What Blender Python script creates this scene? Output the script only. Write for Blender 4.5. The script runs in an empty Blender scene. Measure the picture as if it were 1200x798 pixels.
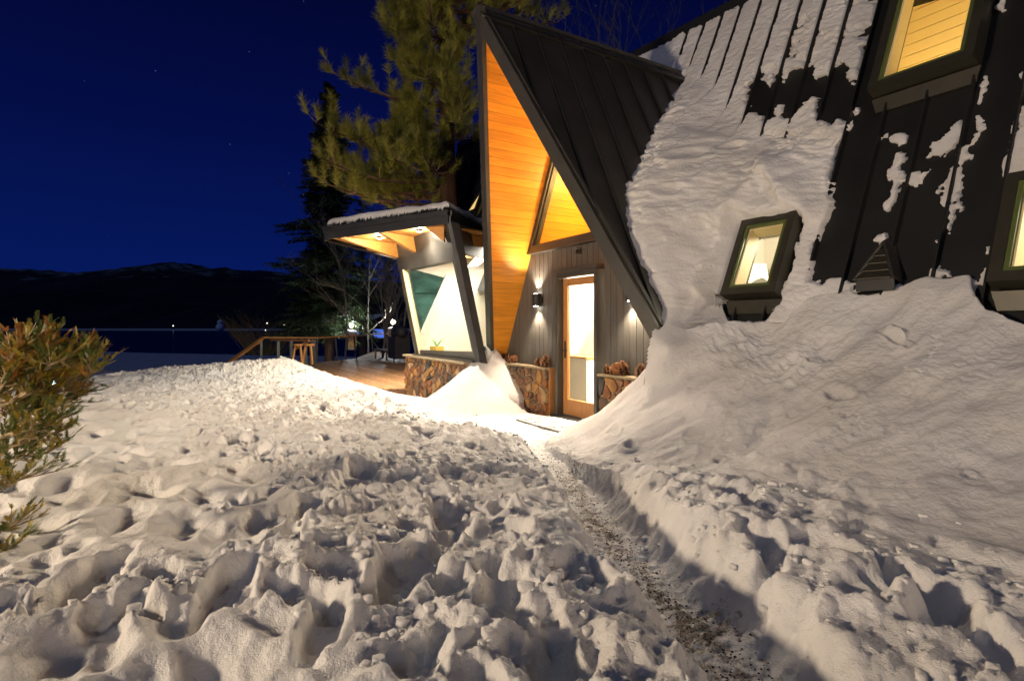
import bpy, bmesh, math, random
import numpy as np
from mathutils import Vector, Matrix, noise as mnoise
random.seed(7); RNG = np.random.default_rng(7)
R = math.radians
sc = bpy.context.scene
col = sc.collection

# ------------------------------------------------------------------ frame of the place
# X runs along the main ridge, -Y out of the front door, Z up, origin at the foot of the door
F, HY, TH, H = 644.84, 382.17, 0.5368, 1.353
CAM = (6.489, -5.045, H)
UX, UY = math.sin(TH), -math.cos(TH)
NX, NY = -math.cos(TH), -math.sin(TH)
A0, ZR, K = -0.07, 5.617, 0.4735           # gable apex, half width per metre of drop
BB, BT = 0.026, 1.657                      # how far the rake leans out, foot and apex
BR0, KR = 0.166, 0.4394                    # main roof: b = BR0 - KR*z
BRK = lambda z: BB + (BT - BB) * z / ZR
ZRIDGE = lambda a: 6.71 - 0.085 * a
def dep(px, py, d):
    """a place seen from the doorstep survey point at a distance d"""
    X = (px - 600) / F * d
    a = X * UX + d * UY + CAM[0]; b = X * NX + d * NY - CAM[1]
    return (a, -b, H + (HY - py) / F * d)
def gz(px, py, z):
    d = (H - z) * F / (py - HY)
    return dep(px, py, d)

# ------------------------------------------------------------------ camera
cd = bpy.data.cameras.new('camera'); cam = bpy.data.objects.new('camera', cd); col.objects.link(cam)
cam.location = CAM
cd.sensor_width = 36; cd.lens = F / 1200 * 36; cd.clip_end = 20000; cd.clip_start = .05
cd.shift_y = -17.0 / 1200
cam.rotation_euler = (R(90), 0, math.atan2(math.cos(TH), math.sin(TH)))
sc.camera = cam
sc.render.resolution_x = 1024; sc.render.resolution_y = 680
sc.view_settings.view_transform = 'Standard'; sc.view_settings.look = 'None'
sc.view_settings.exposure = .18; sc.view_settings.gamma = 1
sc.cycles.max_bounces = 6; sc.cycles.diffuse_bounces = 3; sc.cycles.glossy_bounces = 3
sc.cycles.transparent_max_bounces = 12; sc.cycles.sample_clamp_indirect = 4
sc.cycles.use_denoising = True

# ------------------------------------------------------------------ night sky
SUN_EL, SUN_AZ = 28, 200
w = bpy.data.worlds.new('World'); sc.world = w; w.use_nodes = True
nt = w.node_tree; N = nt.nodes; Lk = nt.links; N.clear()
out = N.new('ShaderNodeOutputWorld'); bg = N.new('ShaderNodeBackground')
geo = N.new('ShaderNodeTexCoord'); sep = N.new('ShaderNodeSeparateXYZ')
Lk.new(geo.outputs['Generated'], sep.inputs[0])
rmp = N.new('ShaderNodeValToRGB'); Lk.new(sep.outputs['Z'], rmp.inputs[0])
e = rmp.color_ramp.elements
e[0].position = 0; e[0].color = (.0018, .0095, .096, 1)
e[1].position = 1; e[1].color = (.0003, .0006, .006, 1)
for p_, c_ in ((.10, (.0014, .0078, .088, 1)), (.30, (.0011, .0038, .052, 1)), (.55, (.0007, .0016, .020, 1))):
    q_ = e.new(p_); q_.color = c_
vor = N.new('ShaderNodeTexVoronoi'); vor.inputs['Scale'].default_value = 42
Lk.new(geo.outputs['Generated'], vor.inputs['Vector'])
lt = N.new('ShaderNodeMath'); lt.operation = 'LESS_THAN'; lt.inputs[1].default_value = .028
Lk.new(vor.outputs['Distance'], lt.inputs[0])
br = N.new('ShaderNodeSeparateColor'); Lk.new(vor.outputs['Color'], br.inputs[0])
gt = N.new('ShaderNodeMath'); gt.operation = 'POWER'; gt.inputs[1].default_value = 5
Lk.new(br.outputs[0], gt.inputs[0])
mu = N.new('ShaderNodeMath'); mu.operation = 'MULTIPLY'; Lk.new(lt.outputs[0], mu.inputs[0]); Lk.new(gt.outputs[0], mu.inputs[1])
mix = N.new('ShaderNodeMix'); mix.data_type = 'RGBA'; mix.blend_type = 'MIX'
Lk.new(mu.outputs[0], mix.inputs[0]); Lk.new(rmp.outputs[0], mix.inputs[6]); mix.inputs[7].default_value = (.25, .3, .45, 1)
Lk.new(mix.outputs[2], bg.inputs[0]); bg.inputs[1].default_value = 1.0
Lk.new(bg.outputs[0], out.inputs[0])
# the moon, low and cold
sl = bpy.data.lights.new('moon', 'SUN'); sl.energy = .13; sl.angle = R(.5); sl.color = (.45, .65, 1)
so = bpy.data.objects.new('moon', sl); col.objects.link(so); so.location = (0, -20, 30)
so.rotation_euler = (R(50), 0, R(35))

# ------------------------------------------------------------------ materials
def mat(name, base, rough=.6, metal=0, var=0, vscale=8, bump=0, bscale=40, stretch=(1, 1, 1), spec=.5, second=None, objvar=0, emit=None, estr=0, detail=5, coat=0):
    m = bpy.data.materials.new(name); m.use_nodes = True
    t = m.node_tree; n = t.nodes; l = t.links
    b = n['Principled BSDF']
    b.inputs['Base Color'].default_value = (*base, 1); b.inputs['Roughness'].default_value = rough
    b.inputs['Metallic'].default_value = metal; b.inputs['Specular IOR Level'].default_value = spec
    if coat: b.inputs['Coat Weight'].default_value = coat
    if emit: b.inputs['Emission Color'].default_value = (*emit, 1); b.inputs['Emission Strength'].default_value = estr
    tc = n.new('ShaderNodeTexCoord'); mp = n.new('ShaderNodeMapping'); mp.inputs['Scale'].default_value = stretch
    l.new(tc.outputs['Object'], mp.inputs[0])
    oi = n.new('ShaderNodeObjectInfo')
    cur = None
    if var or second:
        nz = n.new('ShaderNodeTexNoise'); nz.inputs['Scale'].default_value = vscale; nz.inputs['Detail'].default_value = detail
        if objvar:
            ad = n.new('ShaderNodeVectorMath'); ad.operation = 'ADD'; ml = n.new('ShaderNodeMath'); ml.operation = 'MULTIPLY'; ml.inputs[1].default_value = 37
            l.new(oi.outputs['Random'], ml.inputs[0]); l.new(mp.outputs[0], ad.inputs[0]); l.new(ml.outputs[0], ad.inputs[1]); l.new(ad.outputs[0], nz.inputs['Vector'])
        else: l.new(mp.outputs[0], nz.inputs['Vector'])
        r = n.new('ShaderNodeValToRGB'); l.new(nz.outputs[0], r.inputs[0])
        c2 = second or tuple(c * (1 - var) for c in base)
        r.color_ramp.elements[0].position = .35; r.color_ramp.elements[0].color = (*c2, 1)
        r.color_ramp.elements[1].position = .65; r.color_ramp.elements[1].color = (*base, 1)
        cur = r.outputs[0]
    if objvar:
        hs = n.new('ShaderNodeHueSaturation')
        mr = n.new('ShaderNodeMapRange'); mr.inputs['To Min'].default_value = 1 - objvar; mr.inputs['To Max'].default_value = 1 + objvar
        l.new(oi.outputs['Random'], mr.inputs[0]); l.new(mr.outputs[0], hs.inputs['Value'])
        if cur: l.new(cur, hs.inputs['Color'])
        else: hs.inputs['Color'].default_value = (*base, 1)
        cur = hs.outputs[0]
    if cur: l.new(cur, b.inputs['Base Color'])
    if bump:
        nz = n.new('ShaderNodeTexNoise'); nz.inputs['Scale'].default_value = bscale; nz.inputs['Detail'].default_value = 6
        l.new(mp.outputs[0], nz.inputs['Vector'])
        bp = n.new('ShaderNodeBump'); bp.inputs['Strength'].default_value = 1; bp.inputs['Distance'].default_value = bump
        l.new(nz.outputs[0], bp.inputs['Height']); l.new(bp.outputs[0], b.inputs['Normal'])
    return m
M = {}
M['metal'] = mat('standing_seam_metal', (.062, .055, .046), .5, .2, var=.35, vscale=1.6, bump=.0015, bscale=6, objvar=.12)
M['metal_dark'] = mat('black_roof_metal', (.016, .016, .015), .55, .2, var=.3, vscale=2, bump=.001, bscale=5, objvar=.15)
M['trim'] = mat('bronze_trim', (.055, .050, .043), .45, .2, var=.3, vscale=3)
M['fascia'] = mat('charcoal_fascia', (.030, .031, .034), .5, .1, var=.3, vscale=4, bump=.001)
M['cedar'] = mat('amber_cedar', (.80, .32, .028), .42, var=.26, vscale=3, stretch=(9, .7, 9), objvar=.16, bump=.0006, bscale=12, spec=.35)
M['beam'] = mat('fir_beam', (.74, .34, .08), .5, var=.25, vscale=5, stretch=(3, 3, 9), objvar=.1)
M['door_wood'] = mat('fir_door', (.50, .225, .07), .42, var=.25, vscale=5, stretch=(12, 12, 1), objvar=.05)
M['siding'] = mat('grey_stained_siding', (.082, .075, .066), .6, var=.25, vscale=6, stretch=(8, 8, .8), objvar=.12, bump=.001, bscale=20)
M['white'] = mat('white_plaster', (.82, .77, .68), .7, var=.04, vscale=2)
M['cream'] = mat('cream_paint', (.80, .66, .38), .6, var=.05)
M['ply'] = mat('pale_plywood', (.78, .56, .34), .6, var=.12, vscale=3, stretch=(2, 2, .4))
M['floor'] = mat('pale_floor', (.74, .62, .46), .45, var=.1, stretch=(1, 6, 1))
M['mortar'] = mat('tan_mortar', (.34, .27, .17), .9, var=.3, vscale=20, bump=.004, bscale=60)
ST = [mat('stone_%s' % n_, c_, .75, var=.5, vscale=9, bump=.006, bscale=22, objvar=.25, second=s_) for n_, c_, s_ in (
    ('rust', (.30, .115, .035), (.13, .05, .02)), ('ochre', (.42, .22, .06), (.20, .09, .03)), ('brown', (.16, .085, .045), (.07, .04, .025)),
    ('slate', (.05, .045, .042), (.025, .022, .02)), ('sand', (.45, .30, .15), (.25, .15, .07)), ('umber', (.22, .10, .05), (.08, .04, .02)))]
M['frame_green'] = mat('olive_window_frame', (.095, .125, .035), .4)
M['curb'] = mat('bronze_curb', (.050, .046, .032), .42, .3, var=.2)
M['black'] = mat('black_metal', (.02, .02, .02), .45, .3)
M['planks'] = mat('wet_deck_board', (.55, .31, .15), .6, var=.35, vscale=4, stretch=(1, 6, 6), objvar=.18, second=(.30, .16, .08))
M['rail'] = mat('cedar_rail', (.55, .26, .07), .5, var=.25, vscale=4)
M['post'] = mat('grey_steel_post', (.10, .12, .13), .4, .5)
M['bark'] = mat('pine_bark', (.17, .085, .045), .9, var=.5, vscale=7, stretch=(1, 1, .3), bump=.03, bscale=9)
M['bark_pale'] = mat('pale_bark', (.26, .22, .17), .85, var=.3, vscale=8)
M['twig'] = mat('pale_twig', (.36, .27, .15), .8)
M['needle_a'] = mat('pine_needles_olive', (.50, .47, .07), .5, objvar=0, var=.4, vscale=1.2)  # paler olive tone, mixed at random among the deeper needles
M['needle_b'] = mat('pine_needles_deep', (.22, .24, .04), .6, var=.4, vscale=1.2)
M['fir'] = mat('fir_needles', (.055, .09, .026), .7, var=.5, vscale=1)
M['juniper_a'] = mat('juniper_gold', (.42, .32, .03), .6, var=.4, vscale=14)
M['juniper_b'] = mat('juniper_green', (.13, .17, .022), .6, var=.4, vscale=14)
M['juniper_c'] = mat('juniper_rust', (.50, .22, .03), .6, var=.4, vscale=14)
M['cone'] = mat('pine_cone', (.30, .12, .045), .7, var=.4, vscale=30)
M['cone_core'] = mat('pine_cone_core', (.035, .014, .008), .9)
M['cone_tip'] = mat('pine_cone_tip', (.46, .24, .09), .7, var=.3, vscale=30)
M['willow'] = mat('willow_stem', (.32, .22, .05), .8)
M['hill'] = mat('forested_hill', (.012, .016, .018), .95, var=.6, vscale=.01)
M['cap'] = mat('snow_cap', (.8, .82, .85), .7, bump=.01, bscale=25)
M['teal'] = mat('painted_night_glass', (.05, .12, .105), .12, var=.6, vscale=2.5, stretch=(1, 1, 3), spec=.8)  # teal of the reflected night put into the colour
M['curtain'] = mat('cream_curtain', (.80, .66, .45), .8, var=.1, vscale=4, stretch=(20, 20, .3))
M['shade'] = mat('lamp_shade', (.9, .6, .2), .8, emit=(1, .62, .18), estr=1.3)
M['shade_lit'] = mat('lamp_shade_lit', (.9, .7, .4), .8, emit=(1, .9, .6), estr=2.2)
M['yellow'] = mat('yellow_pot', (.8, .5, .05), .4)
M['leaf'] = mat('house_leaf', (.05, .30, .04), .4)
M['blue'] = mat('turquoise_books', (.02, .42, .62), .5)
M['navy'] = mat('navy_books', (.05, .10, .22), .5)
M['mat'] = mat('door_mat', (.035, .033, .03), .9, var=.5, vscale=8, second=(.42, .40, .37))
M['cloth'] = mat('grill_cover', (.025, .025, .03), .6, bump=.02, bscale=4)
M['dirt'] = mat('grit', (.06, .045, .03), .9, var=.4, vscale=30)
def emis(name, c, s):
    m = bpy.data.materials.new(name); m.use_nodes = True; n = m.node_tree.nodes; b = n['Principled BSDF']
    b.inputs['Base Color'].default_value = (*c, 1); b.inputs['Emission Color'].default_value = (*c, 1); b.inputs['Emission Strength'].default_value = s
    return m
M['bulb'] = emis('lit_bulb', (1, .93, .78), 60)
M['bulb_soft'] = emis('lit_bulb_soft', (1, .86, .6), 14)
M['bulb_blue'] = emis('lit_cold_bulb', (.55, .8, 1), 30)
M['glow_blue'] = emis('blue_window_light', (.12, .25, 1), .6)
M['glow_yellow'] = emis('warm_window_light', (1, .72, .25), .7)
M['bulb_far'] = emis('far_lamp', (1, .9, .7), 5)
def glass():
    m = bpy.data.materials.new('window_glass'); m.use_nodes = True; t = m.node_tree; n = t.nodes; n.clear()
    o = n.new('ShaderNodeOutputMaterial'); a = n.new('ShaderNodeBsdfTransparent'); g = n.new('ShaderNodeBsdfGlossy'); mx = n.new('ShaderNodeMixShader'); fr = n.new('ShaderNodeMapRange'); lw = n.new('ShaderNodeLayerWeight'); pw_ = n.new('ShaderNodeMath'); pw_.operation = 'POWER'; pw_.inputs[1].default_value = 4; t.links.new(lw.outputs['Facing'], pw_.inputs[0]); t.links.new(pw_.outputs[0], fr.inputs[0]); fr.inputs['To Min'].default_value = .03; fr.inputs['To Max'].default_value = .6
    a.inputs[0].default_value = (.95, .97, .94, 1); g.inputs['Roughness'].default_value = .02; g.inputs['Color'].default_value = (1, 1, 1, 1)
    t.links.new(fr.outputs[0], mx.inputs[0]); t.links.new(a.outputs[0], mx.inputs[1]); t.links.new(g.outputs[0], mx.inputs[2]); t.links.new(mx.outputs[0], o.inputs[0])
    return m
M['glass'] = glass()
def snow_mat():
    m = bpy.data.materials.new('snow'); m.use_nodes = True; t = m.node_tree; n = t.nodes; l = t.links; b = n['Principled BSDF']
    b.inputs['Roughness'].default_value = .62; b.inputs['Specular IOR Level'].default_value = .2
    tc = n.new('ShaderNodeTexCoord')
    at = n.new('ShaderNodeAttribute'); at.attribute_name = 'dirt'
    n1 = n.new('ShaderNodeTexNoise'); n1.inputs['Scale'].default_value = 22; n1.inputs['Detail'].default_value = 8; n1.inputs['Roughness'].default_value = .7
    l.new(tc.outputs['Object'], n1.inputs['Vector'])
    ad = n.new('ShaderNodeMath'); ad.operation = 'ADD'; l.new(n1.outputs[0], ad.inputs[0]); l.new(at.outputs['Fac'], ad.inputs[1])
    mr = n.new('ShaderNodeMapRange'); mr.inputs['From Min'].default_value = .98; mr.inputs['From Max'].default_value = 1.14; l.new(ad.outputs[0], mr.inputs[0])
    n2 = n.new('ShaderNodeTexNoise'); n2.inputs['Scale'].default_value = 1.3; n2.inputs['Detail'].default_value = 5; l.new(tc.outputs['Object'], n2.inputs['Vector'])
    r2 = n.new('ShaderNodeValToRGB'); l.new(n2.outputs[0], r2.inputs[0])
    r2.color_ramp.elements[0].position = .3; r2.color_ramp.elements[0].color = (.70, .675, .64, 1)
    r2.color_ramp.elements[1].position = .7; r2.color_ramp.elements[1].color = (.84, .83, .82, 1)
    n3 = n.new('ShaderNodeTexNoise'); n3.inputs['Scale'].default_value = 90; n3.inputs['Detail'].default_value = 4; l.new(tc.outputs['Object'], n3.inputs['Vector'])
    r3 = n.new('ShaderNodeValToRGB'); l.new(n3.outputs[0], r3.inputs[0])
    r3.color_ramp.elements[0].position = .35; r3.color_ramp.elements[0].color = (.075, .052, .034, 1)
    r3.color_ramp.elements[1].position = .7; r3.color_ramp.elements[1].color = (.36, .31, .25, 1)
    mx = n.new('ShaderNodeMix'); mx.data_type = 'RGBA'; l.new(mr.outputs[0], mx.inputs[0]); l.new(r2.outputs[0], mx.inputs[6]); l.new(r3.outputs[0], mx.inputs[7])
    l.new(mx.outputs[2], b.inputs['Base Color'])
    nb = n.new('ShaderNodeTexNoise'); nb.inputs['Scale'].default_value = 26; nb.inputs['Detail'].default_value = 7; nb.inputs['Roughness'].default_value = .62; l.new(tc.outputs['Object'], nb.inputs['Vector'])
    bp = n.new('ShaderNodeBump'); bp.inputs['Strength'].default_value = 1; bp.inputs['Distance'].default_value = .013; l.new(nb.outputs[0], bp.inputs['Height'])
    nc = n.new('ShaderNodeTexNoise'); nc.inputs['Scale'].default_value = 150; nc.inputs['Detail'].default_value = 3; l.new(tc.outputs['Object'], nc.inputs['Vector'])
    bq = n.new('ShaderNodeBump'); bq.inputs['Strength'].default_value = .65; bq.inputs['Distance'].default_value = .004; l.new(nc.outputs[0], bq.inputs['Height']); l.new(bp.outputs[0], bq.inputs['Normal'])
    l.new(bq.outputs[0], b.inputs['Normal'])
    return m
M['snow'] = snow_mat()

# ------------------------------------------------------------------ helpers
def P3(a, b, z): return Vector((a, -b, z))
def empty(name, loc=(0, 0, 0), rz=0, parent=None):
    o = bpy.data.objects.new(name, None); col.objects.link(o); o.location = loc; o.rotation_euler = (0, 0, rz)
    o.empty_display_size = .1
    if parent: o.parent = parent
    return o
def tag(o, label=None, cat=None, group=None, kind=None):
    if label: o['label'] = label
    if cat: o['category'] = cat
    if group: o['group'] = group
    if kind: o['kind'] = kind
    return o
def link(name, me, m, parent=None, smooth=False):
    o = bpy.data.objects.new(name, me); col.objects.link(o)
    for mm in (m if isinstance(m, (list, tuple)) else [m]): me.materials.append(mm)
    if smooth: me.polygons.foreach_set('use_smooth', [True] * len(me.polygons))
    if parent: o.parent = parent
    return o
class MB:
    def __init__(s): s.v = []; s.f = []; s.mi = []
    def prism(s, pts, off, mi=0):
        """polygon pts pushed by vector off: a closed slab"""
        pts = [Vector(p) for p in pts]; off = Vector(off); n = len(pts); i0 = len(s.v)
        s.v += [tuple(p) for p in pts] + [tuple(p + off) for p in pts]
        s.f.append([i0 + i for i in range(n)][::-1]); s.f.append([i0 + n + i for i in range(n)])
        for i in range(n):
            j = (i + 1) % n; s.f.append([i0 + i, i0 + j, i0 + n + j, i0 + n + i])
        s.mi += [mi] * (n + 2); return s
    def box(s, x0, x1, y0, y1, z0, z1, mi=0):
        return s.prism([(x0, y0, z0), (x1, y0, z0), (x1, y1, z0), (x0, y1, z0)], (0, 0, z1 - z0), mi)
    def bar(s, p, q, wd, ht, up=(0, 0, 1), mi=0):
        p, q = Vector(p), Vector(q); d = (q - p).normalized(); u = Vector(up); sd = d.cross(u)
        if sd.length < 1e-4: sd = d.cross(Vector((1, 0, 0)))
        sd.normalize(); u = sd.cross(d).normalized()
        return s.prism([p + sd * wd / 2 + u * ht / 2, p - sd * wd / 2 + u * ht / 2, p - sd * wd / 2 - u * ht / 2, p + sd * wd / 2 - u * ht / 2], q - p, mi)
    def tube(s, pts, rad, n=6, mi=0, cap=True):
        pts = [Vector(p) for p in pts]; i0 = len(s.v); k = len(pts)
        if not hasattr(rad, '__len__'): rad = [rad] * k
        ref = Vector((0, 0, 1))
        for i, p in enumerate(pts):
            d = (pts[min(i + 1, k - 1)] - pts[max(i - 1, 0)])
            if d.length < 1e-9: d = Vector((0, 0, 1))
            d.normalize(); a = d.cross(ref)
            if a.length < .05: a = d.cross(Vector((1, 0, 0)))
            a.normalize(); b_ = d.cross(a)
            for j in range(n):
                t = 2 * math.pi * j / n; s.v.append(tuple(p + (a * math.cos(t) + b_ * math.sin(t)) * rad[i]))
        for i in range(k - 1):
            for j in range(n):
                j2 = (j + 1) % n; s.f.append([i0 + i * n + j, i0 + i * n + j2, i0 + (i + 1) * n + j2, i0 + (i + 1) * n + j]); s.mi.append(mi)
        if cap:
            s.f.append([i0 + j for j in range(n)]); s.f.append([i0 + (k - 1) * n + j for j in range(n)][::-1]); s.mi += [mi, mi]
        return s
    def tri(s, a, b, c, mi=0):
        i = len(s.v); s.v += [tuple(a), tuple(b), tuple(c)]; s.f.append([i, i + 1, i + 2]); s.mi.append(mi)
    def quad(s, a, b, c, d, mi=0):
        i = len(s.v); s.v += [tuple(a), tuple(b), tuple(c), tuple(d)]; s.f.append([i, i + 1, i + 2, i + 3]); s.mi.append(mi)
    def mesh(s, name):
        me = bpy.data.meshes.new(name); me.from_pydata([tuple(v) for v in s.v], [], s.f)
        me.polygons.foreach_set('material_index', s.mi); me.validate(); me.update(); return me
    def build(s, name, m, parent=None, smooth=False, fix=True):
        me = s.mesh(name)
        if fix:
            bm = bmesh.new(); bm.from_mesh(me); bmesh.ops.recalc_face_normals(bm, faces=bm.faces); bm.to_mesh(me); bm.free()
        return link(name, me, m, parent, smooth)
def spot(name, loc, to, power, color, size=60, blend=.5, rad=.03, parent=None):
    l = bpy.data.lights.new(name, 'SPOT'); l.energy = power; l.color = color; l.spot_size = R(size); l.spot_blend = blend; l.shadow_soft_size = rad
    o = bpy.data.objects.new(name, l); col.objects.link(o); o.location = loc
    o.rotation_euler = (Vector(to) - Vector(loc)).to_track_quat('-Z', 'Y').to_euler(); return o
def point(name, loc, power, color, rad=.05):
    l = bpy.data.lights.new(name, 'POINT'); l.energy = power; l.color = color; l.shadow_soft_size = rad
    o = bpy.data.objects.new(name, l); col.objects.link(o); o.location = loc; return o
def area(name, loc, to, sx, sy, power, color):
    l = bpy.data.lights.new(name, 'AREA'); l.shape = 'RECTANGLE'; l.size = sx; l.size_y = sy; l.energy = power; l.color = color
    o = bpy.data.objects.new(name, l); col.objects.link(o); o.location = loc
    o.rotation_euler = (Vector(to) - Vector(loc)).to_track_quat('-Z', 'Y').to_euler(); return o

# ---- numpy noise
_perm = RNG.random((4, 512, 512)).astype(np.float32)
def vnoise(x, y, s=0):
    xi = np.floor(x).astype(np.int64); yi = np.floor(y).astype(np.int64)
    fx = x - xi; fy = y - yi; fx = fx * fx * fx * (fx * (fx * 6 - 15) + 10); fy = fy * fy * fy * (fy * (fy * 6 - 15) + 10)
    T = _perm[s % 4]; xa = (xi + 31 * s) & 511; xb = (xi + 1 + 31 * s) & 511; ya = (yi + 17 * s) & 511; yb = (yi + 1 + 17 * s) & 511
    return (T[xa, ya] * (1 - fx) + T[xb, ya] * fx) * (1 - fy) + (T[xa, yb] * (1 - fx) + T[xb, yb] * fx) * fy
def fbm(x, y, sc_, octv=4, s=0, g=.5, ridged=False):
    r = 0; amp = 1; tot = 0; f = sc_
    c, s_ = math.cos(.6), math.sin(.6)
    for i in range(octv):
        n = vnoise(x * f, y * f, s + i) * 2 - 1
        if ridged: n = 1 - 2 * np.abs(n)
        r = r + n * amp; tot += amp; amp *= g; f *= 2.03; x, y = c * x - s_ * y, s_ * x + c * y
    return r / tot
def worley(x, y, s=0):
    xi = np.floor(x).astype(np.int64); yi = np.floor(y).astype(np.int64); best = np.full(x.shape, 9., np.float64); sec = best.copy()
    T1, T2 = _perm[s % 4], _perm[(s + 1) % 4]
    for dx in (-1, 0, 1):
        for dy in (-1, 0, 1):
            cx, cy = xi + dx, yi + dy; i, j = (cx + 7 * s) & 511, (cy + 13 * s) & 511
            d = (cx + T1[i, j] - x) ** 2 + (cy + T2[i, j] - y) ** 2
            sec = np.minimum(np.maximum(best, d), sec); best = np.minimum(best, d)
    return np.sqrt(best), np.sqrt(sec)
sstep = lambda e0, e1, x: (lambda t: t * t * (3 - 2 * t))(np.clip((x - e0) / (e1 - e0), 0, 1))
def segdist(x, y, pts):
    """distance to a polyline, and the parameter along it (vertex index + fraction)"""
    best = np.full(np.shape(x), 1e9); par = np.zeros(np.shape(x)); side = np.zeros(np.shape(x))
    for i in range(len(pts) - 1):
        ax, ay = pts[i][:2]; bx, by = pts[i + 1][:2]; dx, dy = bx - ax, by - ay; L2 = dx * dx + dy * dy
        t = np.clip(((x - ax) * dx + (y - ay) * dy) / L2, 0, 1); d = np.hypot(x - ax - t * dx, y - ay - t * dy)
        m = d < best; best = np.where(m, d, best); par = np.where(m, i + t, par); side = np.where(m, dx * (y - ay) - dy * (x - ax), side)
    return best, par, side
def polysd(x, y, pts):
    """signed distance to a closed polygon, negative inside"""
    d, _, _ = segdist(x, y, list(pts) + [pts[0]]); ins = np.zeros(np.shape(x), bool); n = len(pts)
    for i in range(n):
        x0, y0 = pts[i][:2]; x1, y1 = pts[(i + 1) % n][:2]
        if y0 == y1: continue
        c = ((y0 > y) != (y1 > y)) & (x < (x1 - x0) * (y - y0) / (y1 - y0) + x0); ins ^= c
    return np.where(ins, -d, d)
def ab(p): return (p[0], -p[1])
def gab(px, py, z=.42): return ab(gz(px, py, z))
def roofab(px, py):
    """point of the main roof plane, as (a, z)"""
    dx, dz = (px - 600) / F, (HY - py) / F
    da, db = dx * UX + UY, dx * NX + NY
    t = (BR0 + CAM[1] - KR * H) / (db + KR * dz)
    return (CAM[0] + da * t, H + dz * t)

# ================================================================== SNOW GROUND, BANK AND ROOF SNOW (one sheet)
def axis(c, lo, hi, s0, g, extra=None):
    out_ = [c]; x = c
    while x < hi: x += s0 + g * abs(x - c); out_.append(x)
    x = c
    while x > lo:
        st = s0 + g * abs(x - c)
        if extra: st = min(st, extra(x))
        x -= st; out_.insert(0, x)
    return np.array(out_)
axa = axis(6.0, -13.5, 7.6, .0085, .0036)
axb = axis(4.3, -3.05, 9.5, .0085, .0048, lambda b: .0072 if b < .45 else 9)
GA, GB = np.meshgrid(axa, axb, indexing='ij')
yard = .36 + .045 * fbm(GA, GB, .8, 2, 8) + .05 * fbm(GA, GB, .5, 3, 1) + .03 * fbm(GA, GB, 1.3, 3, 5)
# crest of the pile by the deck and the fall to the lake beyond
cr_px = [(-60, 446, 10, .30), (60, 443, 10.6, .33), (110, 440, 11, .36), (200, 431, 12.4, .42), (250, 428, 13, .45), (330, 421, 13.6, .56), (352, 430, 13.2, .42), (370, 439, 12.7, .28), (400, 446, 12.2, .16), (450, 459, 11.6, -.03), (478, 464, 11.0, -.10)]
cr = [ab(dep(a_, b_, d_)) for a_, b_, d_, z_ in cr_px]; crz = np.array([c[3] for c in cr_px])
cd_, cp_, cs_ = segdist(GA, GB, cr)
zc = np.interp(cp_, np.arange(len(crz)), crz)
beyond = sstep(0, .05, -cs_)            # checked below: side sign
if not (np.mean(cs_[(GA < -12)]) < 0): beyond = sstep(0, .05, cs_)
near_w = np.exp(-(cd_ / 1.3) ** 2)
hgt = yard * (1 - near_w) + zc * near_w
hgt = np.where(beyond > .5, zc - .42 * cd_ * sstep(0, .5, cd_) - .0 * cd_, hgt)
# swept apron before the door and along the bay
E_poly = [(-6.2, .3), (-6.2, 1.35), (-4.6, 1.75), (-2.6, 2.0), (-.9, 1.55), (.35, 1.75), (.95, 2.1), (1.35, 1.7), (1.25, 1.0), (1.15, -.5), (-2.0, -.5), (-2.3, .3)]
se = polysd(GA + .12 * fbm(GA, GB, 1.5, 3, 9), GB + .12 * fbm(GA, GB, 1.5, 3, 12), E_poly)
apron = sstep(1.0, -.05, se)
hgt = np.where(beyond > .5, hgt, hgt * (1 - apron) + (-.035 + .012 * fbm(GA, GB, 2.5, 3, 2)) * apron)
# shovelled path
path_w = [(.25, 6.2), (.40, 5.6), (.47, 4.9), (.53, 4.2), (.61, 3.5), (.68, 2.9), (.77, 2.3), (.88, 1.7), (1.2, .9), (1.6, -.2)]
path = [(x * UX + y * UY + CAM[0], x * NX + y * NY - CAM[1]) for x, y in path_w]
wx = GA + .05 * fbm(GA, GB, 3, 3, 3); wy = GB + .05 * fbm(GA, GB, 3, 3, 6)
pd, pp, ps = segdist(wx, wy, path)
pw = np.interp(pp, [0, 2, 9], [.22, .11, .10])
trench = sstep(pw + .23 + .10 * fbm(GA, GB, 2.2, 3, 4), pw, pd)
vale = np.exp(-(pd / .75) ** 2)
hgt = np.where(beyond > .5, hgt, hgt - .09 * vale * (1 - apron))
berm = np.exp(-((pd - pw - .48) / .26) ** 2)
# great bank under the roof
src = [(2.10, .30), (2.3, .20), (2.5, .04), (2.68, -.14), (2.86, -.30), (3.1, -.44), (3.5, -.53), (5.2, -.56), (9., -.56)]
bd, bpm, bs = segdist(GA, GB, src)
Dm = np.interp(GA, [1.0, 2.1, 2.7, 3.4, 4.2, 5.4, 7], [1.45, 1.55, 1.9, 2.4, 2.72, 2.72, 2.7])
hb = np.interp(GA, [1.8, 2.1, 2.6, 3.1, 5.2, 7], [1.10, 1.14, 1.30, 1.46, 1.46, 1.35])
u_ = np.clip(1 - bd / Dm, 0, 1.2)
bank = hb * u_ ** np.interp(GA, [1.6, 2.6, 3.4], [1.6, 1.85, 2.05])
bankmask = sstep(0.02, .16, u_)
# left drift against the rake foot
ld = np.hypot((GA + 2.30) * .95, (GB - .24) * 1.0); drift = 1.14 * np.clip(1 - ld / 1.35, 0, 1) ** 1.35
drmask = sstep(0, .25, drift)
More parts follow.
